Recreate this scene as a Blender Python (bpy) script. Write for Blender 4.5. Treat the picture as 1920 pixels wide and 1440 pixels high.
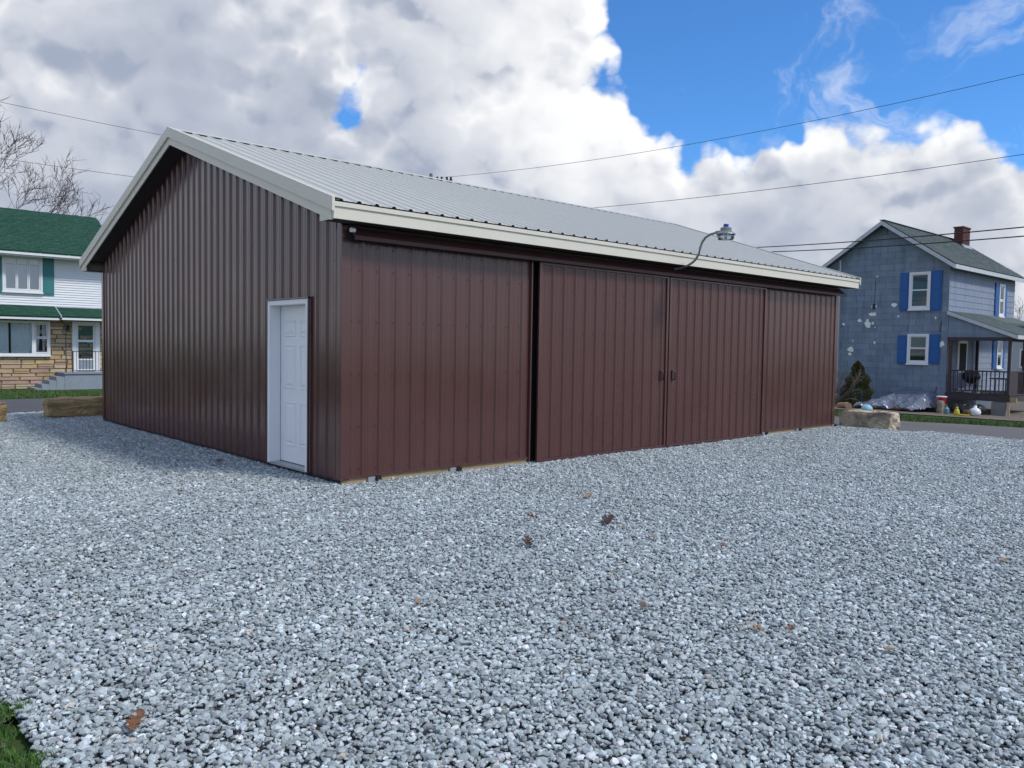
import bpy, bmesh, math, random
import numpy as np
from mathutils import Vector, Matrix

# ------------------------------------------------------------------ camera, sky, sun, exposure
scene = bpy.context.scene
for o in list(bpy.data.objects):
    bpy.data.objects.remove(o)

CAM = Vector((-4.71063, -8.08254, 1.62465))
FW = Vector((0.67166459, 0.73935061, -0.04719491))
RT = Vector((0.74059236, -0.6717597, 0.01618225))
UP = Vector((0.01973928, 0.04582124, 0.99875461))
cd = bpy.data.cameras.new('camera')
cd.sensor_width = 36.0
cd.lens = 1500.65 / 1920.0 * 36.0
cd.clip_start = 0.05
cd.clip_end = 2000.0
cam = bpy.data.objects.new('camera', cd)
m = Matrix((RT, UP, -FW)).transposed().to_4x4()
m.translation = CAM
cam.matrix_world = m
scene.collection.objects.link(cam)
scene.camera = cam

SUN_EL = math.radians(50.0)
SUN_H = Vector((0.36, -0.93, 0)).normalized()
SUN_DIR = Vector((SUN_H.x * math.cos(SUN_EL), SUN_H.y * math.cos(SUN_EL), math.sin(SUN_EL)))
sd = bpy.data.lights.new('sun', 'SUN')
sd.energy = 1.75
sd.angle = math.radians(9.0)
sd.color = (1.0, 0.965, 0.91)
sun = bpy.data.objects.new('sun', sd)
sun.rotation_euler = SUN_DIR.to_track_quat('Z', 'Y').to_euler()
sun.location = (0, -10, 30)
scene.collection.objects.link(sun)

scene.view_settings.view_transform = 'Standard'
scene.view_settings.look = 'None'
scene.view_settings.exposure = 0.55
scene.view_settings.gamma = 1.0
scene.view_settings.use_curve_mapping = False

world = bpy.data.worlds.new('World')
scene.world = world
world.use_nodes = True


class NT:
    """tiny node-graph helper"""
    def __init__(self, tree):
        self.t = tree
        self.n = tree.nodes
        self.l = tree.links

    def node(self, typ, **kw):
        n = self.n.new(typ)
        for k, v in kw.items():
            setattr(n, k, v)
        return n

    def put(self, sock, v):
        if isinstance(v, bpy.types.NodeSocket):
            self.l.new(v, sock)
        elif sock.type == 'VECTOR' and hasattr(v, '__len__'):
            sock.default_value = tuple(v)[:3]
        else:
            sock.default_value = v

    def m(self, op, a, b=0.0, c=0.0, clamp=False):
        n = self.node('ShaderNodeMath', operation=op, use_clamp=clamp)
        self.put(n.inputs[0], a)
        self.put(n.inputs[1], b)
        self.put(n.inputs[2], c)
        return n.outputs[0]

    def vm(self, op, a, b=(0, 0, 0), s=None):
        n = self.node('ShaderNodeVectorMath', operation=op)
        self.put(n.inputs[0], a)
        self.put(n.inputs[1], b)
        if s is not None:
            self.put(n.inputs['Scale'], s)
        return n.outputs['Value'] if op in ('LENGTH', 'DISTANCE', 'DOT_PRODUCT') else n.outputs['Vector']

    def ramp(self, x, lo, hi, a=0.0, b=1.0, smooth=True):
        n = self.node('ShaderNodeMapRange')
        n.interpolation_type = 'SMOOTHSTEP' if smooth else 'LINEAR'
        self.put(n.inputs['Value'], x)
        self.put(n.inputs['From Min'], lo)
        self.put(n.inputs['From Max'], hi)
        self.put(n.inputs['To Min'], a)
        self.put(n.inputs['To Max'], b)
        return n.outputs['Result']

    def noise(self, vec, scale, detail=4.0, rough=0.5, dist=0.0, lac=2.0):
        n = self.node('ShaderNodeTexNoise')
        self.put(n.inputs['Vector'], vec)
        n.inputs['Scale'].default_value = scale
        n.inputs['Detail'].default_value = detail
        n.inputs['Roughness'].default_value = rough
        n.inputs['Lacunarity'].default_value = lac
        n.inputs['Distortion'].default_value = dist
        return n.outputs['Fac']

    def mix(self, f, a, b, blend='MIX'):
        n = self.node('ShaderNodeMix', data_type='RGBA', blend_type=blend)
        self.put(n.inputs['Factor'], f)
        self.put(n.inputs['A'], a)
        self.put(n.inputs['B'], b)
        # colour sockets are the ones named A/B of RGBA type
        return n.outputs['Result']


def rgba(c):
    return (c[0], c[1], c[2], 1.0)


def colmix(nt, f, a, b, blend='MIX'):
    n = nt.node('ShaderNodeMix', data_type='RGBA', blend_type=blend)
    nt.put(n.inputs[0], f)
    nt.put(n.inputs[6], a)
    nt.put(n.inputs[7], b)
    return n.outputs[2]


def build_world():
    nt = NT(world.node_tree)
    nt.n.clear()
    out = nt.node('ShaderNodeOutputWorld')
    bg = nt.node('ShaderNodeBackground')
    bg.inputs['Strength'].default_value = 0.12
    sky = nt.node('ShaderNodeTexSky', sky_type='NISHITA')
    sky.sun_disc = False
    sky.sun_elevation = SUN_EL
    sky.sun_rotation = math.atan2(SUN_H.x, SUN_H.y)
    sky.altitude = 300.0
    sky.air_density = 1.0
    sky.dust_density = 0.2
    sky.ozone_density = 4.0
    tc = nt.node('ShaderNodeTexCoord')
    d = nt.vm('NORMALIZE', tc.outputs['Generated'])
    sep = nt.node('ShaderNodeSeparateXYZ')
    nt.put(sep.inputs[0], d)
    # cloud masses (direction, size, weight); negative = clear sky
    blobs = [
        ((0.503, 0.798, 0.331), 0.34, 0.22),
        ((0.20, 0.93, 0.30), 0.36, 0.22),
        ((0.640, 0.680, 0.355), 0.085, 0.24),
        ((0.690, 0.655, 0.270), 0.085, 0.20),
        ((0.862, 0.455, 0.225), 0.060, 0.20),
        ((0.93, 0.31, 0.18), 0.13, 0.24),
        ((0.81, 0.57, 0.15), 0.15, 0.24),
        ((0.89, 0.42, 0.12), 0.13, 0.22),
        ((0.85, 0.40, 0.42), 0.20, -0.66),
        ((0.775, 0.570, 0.330), 0.11, -0.42),
        ((0.93, 0.22, 0.34), 0.17, -0.42),
        ((0.825, 0.500, 0.270), 0.045, -0.34),
        ((0.490, 0.818, 0.300), 0.032, -0.31),
        ((0.500, 0.825, 0.262), 0.022, -0.24),
    ]
    tones = [
        ((0.655, 0.672, 0.330), 0.11, 0.34),
        ((0.700, 0.650, 0.255), 0.07, 0.22),
        ((0.05, 0.94, 0.33), 0.12, 0.16),
        ((0.860, 0.455, 0.235), 0.03, 0.20),
        ((0.34, 0.91, 0.24), 0.26, -0.40),
        ((0.60, 0.79, 0.16), 0.14, -0.14),
        ((0.82, 0.55, 0.13), 0.16, -0.14),
        ((0.945, 0.275, 0.170), 0.05, -0.30),
        ((0.855, 0.475, 0.170), 0.05, -0.16),
    ]
    wob = nt.node('ShaderNodeTexNoise')
    nt.put(wob.inputs['Vector'], d)
    wob.inputs['Scale'].default_value = 7.0
    wob.inputs['Detail'].default_value = 4.0
    wob.inputs['Roughness'].default_value = 0.58
    wv = nt.vm('SCALE', nt.vm('SUBTRACT', wob.outputs['Color'], (0.5, 0.5, 0.5)), s=0.15)
    dw = nt.vm('ADD', d, wv)

    def gauss(vec, lst, s):
        for c, r, w in lst:
            dist = nt.vm('DISTANCE', vec, c)
            g = nt.m('POWER', 2.71828, nt.m('MULTIPLY', nt.m('MULTIPLY', dist, dist), -1.0 / (r * r)))
            s = nt.m('MULTIPLY_ADD', g, w, s)
        return s

    def puffs(vec, det):
        v2 = nt.vm('MULTIPLY', vec, (1.0, 1.0, 1.25))
        n1 = nt.noise(v2, 6.0, det, 0.58, 0.10)
        vo = nt.node('ShaderNodeTexVoronoi', feature='F1')
        nt.put(vo.inputs['Vector'], nt.vm('ADD', v2, nt.vm('SCALE', nt.vm('SUBTRACT', wob.outputs['Color'], (0.5, 0.5, 0.5)), s=0.10)))
        vo.inputs['Scale'].default_value = 15.0
        vo.inputs['Detail'].default_value = 1.0
        vo.inputs['Roughness'].default_value = 0.55
        s = nt.m('MULTIPLY', n1, 0.85)
        return nt.m('MULTIPLY_ADD', vo.outputs['Distance'], -0.34, nt.m('ADD', s, 0.43))

    N1 = puffs(d, 7)
    off = (0.008, -0.012, 0.024)
    N2 = puffs(nt.vm('ADD', d, off), 4)
    # clouds stack up towards the horizon all round
    D = nt.m('ADD', N1, nt.ramp(sep.outputs['Z'], 0.13, 0.34, 0.16, 0.0))
    D = gauss(dw, blobs, D)
    mask = nt.ramp(D, 0.54, 0.70)
    thick = nt.ramp(D, 0.60, 1.00)
    relief = nt.m('SUBTRACT', N1, N2)
    soft = nt.noise(nt.vm('ADD', d, (3.1, 1.7, 0.4)), 4.5, 3, 0.5, 0.3)
    lit = nt.m('MULTIPLY_ADD', relief, nt.ramp(thick, 0.6, 1.0, 2.6, 0.7), 0.52)
    lit = nt.m('ADD', lit, nt.m('MULTIPLY', nt.m('SUBTRACT', soft, 0.5), 0.8))
    lit = nt.m('ADD', lit, nt.m('MULTIPLY', nt.m('SUBTRACT', 0.5, thick), 0.32))
    lit = gauss(dw, tones, lit)
    lit = nt.m('SUBTRACT', lit, nt.ramp(sep.outputs['Z'], 0.10, 0.26, 0.14, 0.0))
    lit = nt.ramp(lit, -0.42, 1.12, 0.0, 1.0)
    ccol = colmix(nt, lit, (2.15, 2.45, 3.15, 1), (6.1, 6.1, 6.1, 1))
    skyc = colmix(nt, 1.0, sky.outputs['Color'], (0.40, 0.73, 1.03, 1), 'MULTIPLY')
    # thin high wisps over the blue
    wisp = nt.ramp(nt.noise(nt.vm('MULTIPLY', dw, (1.0, 1.0, 1.5)), 6.5, 6, 0.62, 0.8), 0.52, 0.80, 0.0, 0.62)
    skyc = colmix(nt, wisp, skyc, (4.8, 5.1, 5.8, 1))
    col = colmix(nt, mask, skyc, ccol)
    # below the horizon: dull ground colour
    lowm = nt.ramp(sep.outputs['Z'], -0.06, -0.01, 1.0, 0.0)
    col = colmix(nt, lowm, col, (1.2, 1.25, 1.2, 1))
    nt.l.new(col, bg.inputs['Color'])
    nt.l.new(bg.outputs[0], out.inputs['Surface'])


build_world()
world.cycles.sampling_method = 'MANUAL'
world.cycles.sample_map_resolution = 256
scene.cycles.max_bounces = 7
scene.cycles.diffuse_bounces = 3
scene.cycles.glossy_bounces = 3
scene.cycles.transparent_max_bounces = 10

# ------------------------------------------------------------------ helpers
COL = scene.collection
OFF = {}
random.seed(11)
rng = np.random.default_rng(7)


def tag(o, label=None, cat=None, group=None, kind=None):
    if label:
        o['label'] = label
    if cat:
        o['category'] = cat
    if group:
        o['group'] = group
    if kind:
        o['kind'] = kind
    return o


def thing(name, loc, label, cat, group=None):
    o = bpy.data.objects.new(name, None)
    o.empty_display_size = 0.3
    o.location = loc
    COL.objects.link(o)
    OFF[o.name] = Vector(loc)
    return tag(o, label, cat, group)


def link(o, parent=None):
    COL.objects.link(o)
    if parent is not None:
        o.parent = parent
        OFF[o.name] = OFF.get(parent.name, Vector((0, 0, 0)))
    else:
        OFF[o.name] = Vector((0, 0, 0))
    return o


class MB:
    def __init__(self):
        self.v = []
        self.f = []

    def add(self, vs, fs):
        b = len(self.v)
        self.v.extend([tuple(p) for p in vs])
        self.f.extend([tuple(i + b for i in q) for q in fs])
        return self

    def box(self, x0, x1, y0, y1, z0, z1):
        return self.hexa([(x0, y0, z0), (x1, y0, z0), (x1, y1, z0), (x0, y1, z0),
                          (x0, y0, z1), (x1, y0, z1), (x1, y1, z1), (x0, y1, z1)])

    def hexa(self, p):
        return self.add(p, [(3, 2, 1, 0), (4, 5, 6, 7), (0, 1, 5, 4), (1, 2, 6, 5), (2, 3, 7, 6), (3, 0, 4, 7)])

    def prism(self, poly, fa, fb):
        """poly: list of 2D points; fa, fb map a 2D point to 3D for the two ends"""
        n = len(poly)
        vs = [fa(*q) for q in poly] + [fb(*q) for q in poly]
        fs = [tuple(range(n - 1, -1, -1)), tuple(range(n, 2 * n))]
        fs += [(i, (i + 1) % n, n + (i + 1) % n, n + i) for i in range(n)]
        return self.add(vs, fs)

    def tube(self, pts, r, n=6, caps=True):
        pts = [Vector(p) for p in pts]
        k = len(pts)
        rs = r if isinstance(r, (list, tuple)) else [r] * k
        ref = Vector((0, 0, 1))
        vs, fs = [], []
        for i, p in enumerate(pts):
            t = (pts[min(i + 1, k - 1)] - pts[max(i - 1, 0)])
            if t.length < 1e-9:
                t = Vector((0, 0, 1))
            t.normalize()
            a = ref if abs(t.dot(ref)) < 0.95 else Vector((1, 0, 0))
            e1 = t.cross(a).normalized()
            e2 = t.cross(e1)
            for j in range(n):
                an = 2 * math.pi * j / n
                vs.append(p + (e1 * math.cos(an) + e2 * math.sin(an)) * rs[i])
        for i in range(k - 1):
            for j in range(n):
                fs.append((i * n + j, i * n + (j + 1) % n, (i + 1) * n + (j + 1) % n, (i + 1) * n + j))
        if caps:
            fs.append(tuple(range(n)))
            fs.append(tuple((k - 1) * n + j for j in range(n - 1, -1, -1)))
        return self.add(vs, fs)

    def lathe(self, prof, c, n=14):
        vs, fs = [], []
        for r, z in prof:
            for j in range(n):
                a = 2 * math.pi * j / n
                vs.append((c[0] + r * math.cos(a), c[1] + r * math.sin(a), c[2] + z))
        for i in range(len(prof) - 1):
            for j in range(n):
                fs.append((i * n + j, i * n + (j + 1) % n, (i + 1) * n + (j + 1) % n, (i + 1) * n + j))
        fs.append(tuple(range(n - 1, -1, -1)))
        fs.append(tuple((len(prof) - 1) * n + j for j in range(n)))
        return self.add(vs, fs)

    def build(self, name, mat, parent=None, smooth=False, kind=None, bevel=0.0):
        me = bpy.data.meshes.new(name)
        o = OFF.get(parent.name, Vector((0, 0, 0))) if parent is not None else Vector((0, 0, 0))
        me.from_pydata([(p[0] - o.x, p[1] - o.y, p[2] - o.z) for p in self.v], [], self.f)
        me.materials.append(mat)
        if smooth:
            me.polygons.foreach_set('use_smooth', [True] * len(me.polygons))
        me.update()
        ob = link(bpy.data.objects.new(name, me), parent)
        if bevel > 0:
            b = ob.modifiers.new('bevel', 'BEVEL')
            b.width = bevel
            b.segments = 2
            b.limit_method = 'ANGLE'
            b.angle_limit = math.radians(40)
        if kind:
            ob['kind'] = kind
        return ob


def np_mesh(name, verts, faces, mat, parent=None, kind=None, col=None, linkit=True):
    me = bpy.data.meshes.new(name)
    verts = np.asarray(verts, dtype=np.float64)
    me.from_pydata(verts.tolist(), [], np.asarray(faces).tolist())
    me.materials.append(mat)
    if col is not None:
        a = me.attributes.new('col', 'FLOAT_COLOR', 'POINT')
        a.data.foreach_set('color', np.asarray(col, dtype=np.float32).ravel())
    me.update()
    ob = bpy.data.objects.new(name, me)
    if linkit:
        link(ob, parent)
    if kind:
        ob['kind'] = kind
    return ob


UNIT = {}


def ubox(name, mat, lo, hi, parent, key='box'):
    """one piece that shares a unit mesh with its alikes"""
    k = (key, mat.name)
    if k not in UNIT:
        me = bpy.data.meshes.new(name)
        if key == 'box':
            mb = MB().box(-.5, .5, -.5, .5, -.5, .5)
        elif key == 'chamfer_y':          # slab whose front (-y) face is smaller
            a, b = .5, .46
            mb = MB().hexa([(-b, -.5, -.40), (b, -.5, -.40), (a, .5, -.5), (-a, .5, -.5),
                            (-b, -.5, .40), (b, -.5, .40), (a, .5, .5), (-a, .5, .5)])
        elif key == 'lap_x':              # shingle: faces -x, lower edge proud
            mb = MB().hexa([(-.5, -.5, -.5), (.5, -.5, -.5), (.5, .5, -.5), (-.5, .5, -.5),
                            (-.0, -.5, .5), (.5, -.5, .5), (.5, .5, .5), (-.0, .5, .5)])
        me.from_pydata(mb.v, [], mb.f)
        me.materials.append(mat)
        UNIT[k] = me
    o = bpy.data.objects.new(name, UNIT[k])
    off = OFF.get(parent.name, Vector((0, 0, 0))) if parent is not None else Vector((0, 0, 0))
    o.location = ((lo[0] + hi[0]) / 2 - off.x, (lo[1] + hi[1]) / 2 - off.y, (lo[2] + hi[2]) / 2 - off.z)
    o.scale = (hi[0] - lo[0], hi[1] - lo[1], hi[2] - lo[2])
    return link(o, parent)


# ------------------------------------------------------------------ materials
def mat(name, c, rough=0.6, metal=0.0, var=0.12, vscale=6.0, bump=0.0, bscale=40.0, spec=0.5, stretch=(1, 1, 1), rnd=0.0,
        c2=None, c2scale=1.5, c2lo=0.45, c2hi=0.65):
    mt = bpy.data.materials.new(name)
    mt.use_nodes = True
    nt = NT(mt.node_tree)
    b = nt.n['Principled BSDF']
    b.inputs['Roughness'].default_value = rough
    b.inputs['Metallic'].default_value = metal
    b.inputs['Specular IOR Level'].default_value = spec
    geo = nt.node('ShaderNodeNewGeometry')
    pos = nt.vm('MULTIPLY', geo.outputs['Position'], stretch)
    n = nt.noise(pos, vscale, 5, 0.6)
    base = rgba(c)
    if c2 is not None:
        f2 = nt.ramp(nt.noise(pos, c2scale, 5, 0.6, 0.4), c2lo, c2hi)
        base = colmix(nt, f2, rgba(c), rgba(c2))
    v = nt.ramp(n, 0.25, 0.75, 1.0 - var, 1.0 + var, smooth=False)
    if rnd > 0:
        oi = nt.node('ShaderNodeObjectInfo')
        rv = nt.ramp(oi.outputs['Random'], 0, 1, 1 - rnd, 1 + rnd, smooth=False)
        v = nt.m('MULTIPLY', v, rv)
    col = nt.vm('SCALE', base, s=v)
    nt.l.new(col, b.inputs['Base Color'])
    rr = nt.ramp(n, 0.3, 0.7, max(0.02, rough - 0.06), min(1, rough + 0.06), smooth=False)
    nt.l.new(rr, b.inputs['Roughness'])
    if bump > 0:
        bn = nt.node('ShaderNodeBump')
        bn.inputs['Strength'].default_value = 1.0
        bn.inputs['Distance'].default_value = bump
        nt.l.new(nt.noise(pos, bscale, 4, 0.6), bn.inputs['Height'])
        nt.l.new(bn.outputs[0], b.inputs['Normal'])
    return mt


def attr_mat(name, rough=0.8, var=0.2, vscale=60.0, spec=0.4, big=0.0):
    mt = bpy.data.materials.new(name)
    mt.use_nodes = True
    nt = NT(mt.node_tree)
    b = nt.n['Principled BSDF']
    b.inputs['Roughness'].default_value = rough
    b.inputs['Specular IOR Level'].default_value = spec
    at = nt.node('ShaderNodeAttribute', attribute_name='col')
    geo = nt.node('ShaderNodeNewGeometry')
    n = nt.noise(geo.outputs['Position'], vscale, 3, 0.6)
    v = nt.ramp(n, 0.25, 0.75, 1 - var, 1 + var, smooth=False)
    if big > 0:
        nb = nt.noise(geo.outputs['Position'], 0.55, 5, 0.6, 0.6)
        v = nt.m('MULTIPLY', v, nt.ramp(nb, 0.3, 0.7, 1 - big, 1 + big, smooth=False))
    nt.l.new(nt.vm('SCALE', at.outputs['Color'], s=v), b.inputs['Base Color'])
    return mt


def glass_mat(name, tint=(0.75, 0.8, 0.82), refl=0.12):
    mt = bpy.data.materials.new(name)
    mt.use_nodes = True
    nt = NT(mt.node_tree)
    nt.n.clear()
    out = nt.node('ShaderNodeOutputMaterial')
    tr = nt.node('ShaderNodeBsdfTransparent')
    tr.inputs['Color'].default_value = rgba(tint)
    gl = nt.node('ShaderNodeBsdfGlossy')
    gl.inputs['Roughness'].default_value = 0.03
    gl.inputs['Color'].default_value = (0.9, 0.95, 1, 1)
    fr = nt.node('ShaderNodeFresnel')
    fr.inputs['IOR'].default_value = 1.5
    f = nt.m('ADD', fr.outputs[0], refl, clamp=True)
    mx = nt.node('ShaderNodeMixShader')
    nt.l.new(f, mx.inputs[0])
    nt.l.new(tr.outputs[0], mx.inputs[1])
    nt.l.new(gl.outputs[0], mx.inputs[2])
    nt.l.new(mx.outputs[0], out.inputs['Surface'])
    return mt


BROWN = mat('brown_painted_steel', (0.092, 0.039, 0.035), 0.20, 0.0, 0.07, 1.3, 0.0003, 4.0, 0.65)
BROWN_MATTE = mat('brown_trim_steel', (0.085, 0.038, 0.035), 0.5, 0.0, 0.07, 1.3, 0, 5, 0.3)
BROWN_DOOR = mat('brown_painted_steel_doors', (0.093, 0.040, 0.036), 0.30, 0.0, 0.06, 1.1, 0.0004, 5.0, 0.50,
                 c2=(0.15, 0.115, 0.11), c2scale=2.3, c2lo=0.70, c2hi=0.92)
STONE = mat('light_stone_steel', (0.47, 0.475, 0.44), 0.38, 0.0, 0.03, 2.0, 0.0, 10, 0.5)
STONE_TRIM = mat('light_stone_trim', (0.70, 0.66, 0.55), 0.45, 0.0, 0.03, 2.0)
DARKSOFFIT = mat('dark_brown_soffit', (0.035, 0.030, 0.032), 0.6)
BLACK = mat('black_foam_and_gaps', (0.012, 0.012, 0.014), 0.9)
DARKIN = mat('dark_interior', (0.02, 0.02, 0.022), 0.9)
TIMBER = mat('pressure_treated_timber', (0.36, 0.27, 0.16), 0.85, 0, 0.2, 5.0, 0.001, 60, 0.3, (1, 6, 6))
SCREW = mat('brown_screw', (0.03, 0.018, 0.018), 0.4)
DOORWHITE = mat('white_door_paint', (0.83, 0.84, 0.85), 0.45, 0, 0.02, 3)
GALV = mat('galvanised_steel', (0.42, 0.44, 0.46), 0.42, 0.6, 0.10, 8)
LAMPGREY = mat('lamp_grey_metal', (0.22, 0.235, 0.245), 0.45, 0.3, 0.08, 12)
LAMPBLUE = mat('blue_photocell', (0.01, 0.03, 0.30), 0.35)
LENS = glass_mat('clear_lens', (0.85, 0.88, 0.9), 0.18)
PANE = glass_mat('window_glass', (0.97, 0.985, 0.98), 0.02)
PANE2 = glass_mat('old_window_glass', (0.62, 0.66, 0.66), 0.0)
STONEM = attr_mat('crushed_limestone', 0.6, 0.26, 90.0, 0.5, 0.10)
BED = mat('gravel_bed_gap_shade', (0.04, 0.043, 0.046), 0.95, 0, 0.35, 45, 0.01, 60, 0.2)  # near-black bed: shade in the gaps between stones is put into its colour
ASPHALT = mat('asphalt', (0.085, 0.085, 0.092), 0.9, 0, 0.16, 1.2, 0.004, 90, 0.3)
ASPHALT2 = mat('worn_asphalt', (0.13, 0.125, 0.122), 0.92, 0, 0.18, 1.6, 0.004, 90, 0.3, (0.6, 0.25, 1))
SOIL = mat('bare_soil', (0.15, 0.12, 0.095), 0.95, 0, 0.3, 4, 0.02, 20, 0.2, c2=(0.22, 0.20, 0.17), c2scale=3)
LAWN = mat('lawn_ground', (0.05, 0.085, 0.025), 0.95, 0, 0.3, 3, 0.02, 25, 0.2, c2=(0.10, 0.085, 0.05), c2scale=0.9, c2lo=0.55, c2hi=0.75)
GRASS = attr_mat('grass_blades', 0.7, 0.2, 20, 0.3)
BOULDER = mat('tan_sandstone', (0.42, 0.29, 0.14), 0.9, 0, 0.35, 3.2, 0.03, 9, 0.3, (0.7, 0.7, 3.0), c2=(0.22, 0.15, 0.075), c2scale=2.2, c2lo=0.45, c2hi=0.7)
BOULDER2 = mat('pale_tan_sandstone', (0.56, 0.48, 0.35), 0.9, 0, 0.25, 4.0, 0.03, 9, 0.3, c2=(0.20, 0.165, 0.135), c2scale=2.0, c2lo=0.4, c2hi=0.62)

# ------------------------------------------------------------------ terrain
def gz(x, y):
    return np.minimum(np.interp(x, [12, 12.6, 17, 21, 28.5], [0, -.02, -.12, -.30, -.66]),
                      np.interp(y, [10, 12.8, 18.3, 31], [0, -.04, -.10, -.5]))


def sheet_mesh(name, xs, ys, dz, mt, keep=None):
    xs, ys = np.asarray(xs, float), np.asarray(ys, float)
    X, Y = np.meshgrid(xs, ys, indexing='ij')
    Z = gz(X, Y) + dz
    n, mm = X.shape
    idx = np.arange(n * mm).reshape(n, mm)
    F = np.stack([idx[:-1, :-1], idx[1:, :-1], idx[1:, 1:], idx[:-1, 1:]], -1).reshape(-1, 4)
    V = np.stack([X, Y, Z], -1).reshape(-1, 3)
    if keep is not None:
        cx = V[F].mean(1)
        F = F[keep(cx[:, 0], cx[:, 1])]
    o = np_mesh(name, V, F, mt)
    o['kind'] = 'structure'
    return o


def strip_mesh(name, left, right, dz, mt, nacross=8):
    """a strip between two polylines that follows the terrain"""
    V, F = [], []
    k = len(left)
    for i in range(k):
        for j in range(nacross + 1):
            t = j / nacross
            x = left[i][0] * (1 - t) + right[i][0] * t
            y = left[i][1] * (1 - t) + right[i][1] * t
            V.append((x, y, float(gz(x, y)) + dz))
    w = nacross + 1
    for i in range(k - 1):
        for j in range(nacross):
            F.append((i * w + j, i * w + j + 1, (i + 1) * w + j + 1, (i + 1) * w + j))
    o = np_mesh(name, V, F, mt)
    o['kind'] = 'structure'
    return o


gxs = np.unique(np.concatenate([[-600, -300, -120, -60, -30], np.linspace(-20, 45, 66), [12.6, 28.5], [60, 90, 140, 300, 600]]))
gys = np.unique(np.concatenate([[-600, -300, -120, -60, -30], np.linspace(-20, 45, 66), [12.8, 18.3], [60, 90, 140, 300, 600]]))
sheet_mesh('ground', gxs, gys, -0.06, LAWN)


def road_near_x(y):
    return float(np.interp(y, [-30, -3.29, -0.96, 2, 30], [16.5, 13.22, 12.72, 12.45, 12.45]))


def road_far_x(y):
    return float(np.interp(y, [-30, -2.1, 0.44, 4, 30], [27, 17.6, 16.15, 16.0, 16.0]))


ys = list(np.linspace(-30, 40, 71))
strip_mesh('side_road', [(road_near_x(y), y) for y in ys], [(road_far_x(y), y) for y in ys], -0.012, ASPHALT2)
xs = list(np.linspace(-40, 12.44, 50))
strip_mesh('street', [(x, 12.85) for x in xs], [(x, 18.25) for x in xs], -0.012, ASPHALT)
# dirt in front of the blue house
strip_mesh('bare_dirt_yard', [(22.2 + 0.9 * (k / 20.0) * 3, 9.5 - k * 0.7) for k in range(21)], [(40, 9.5 - k * 0.7) for k in range(21)], -0.03, SOIL, 24)


def in_gravel(x, y):
    return (y < 12.75) & (x < np.interp(y, [-30, -3.29, -0.96, 2, 30], [16.4, 13.15, 12.65, 12.38, 12.38])) & \
        ~((x < -4.02 + 0.05 * np.sin(y * 9) + 0.04 * np.sin(y * 23)) & (y < -3.98 - 0.3 * (x + 4.05) + 0.05 * np.sin(x * 17)))


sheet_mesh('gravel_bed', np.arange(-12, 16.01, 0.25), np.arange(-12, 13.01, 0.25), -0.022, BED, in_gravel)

# ------------------------------------------------------------------ gravel stones (stuff)
PHI = (1 + 5 ** 0.5) / 2
ICO_V = np.array([(-1, PHI, 0), (1, PHI, 0), (-1, -PHI, 0), (1, -PHI, 0), (0, -1, PHI), (0, 1, PHI), (0, -1, -PHI), (0, 1, -PHI),
                  (PHI, 0, -1), (PHI, 0, 1), (-PHI, 0, -1), (-PHI, 0, 1)]) / math.sqrt(1 + PHI * PHI)
ICO_F = np.array([(0, 11, 5), (0, 5, 1), (0, 1, 7), (0, 7, 10), (0, 10, 11), (1, 5, 9), (5, 11, 4), (11, 10, 2), (10, 7, 6), (7, 1, 8),
                  (3, 9, 4), (3, 4, 2), (3, 2, 6), (3, 6, 8), (3, 8, 9), (4, 9, 5), (2, 4, 11), (6, 2, 10), (8, 6, 7), (9, 8, 1)])


def rot_mats(n):
    q = rng.normal(size=(n, 4))
    q /= np.linalg.norm(q, axis=1)[:, None]
    w, x, y, z = q.T
    return np.stack([np.stack([1 - 2 * (y * y + z * z), 2 * (x * y - z * w), 2 * (x * z + y * w)], -1),
                     np.stack([2 * (x * y + z * w), 1 - 2 * (x * x + z * z), 2 * (y * z - x * w)], -1),
                     np.stack([2 * (x * z - y * w), 2 * (y * z + x * w), 1 - 2 * (x * x + y * y)], -1)], 1)


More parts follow.
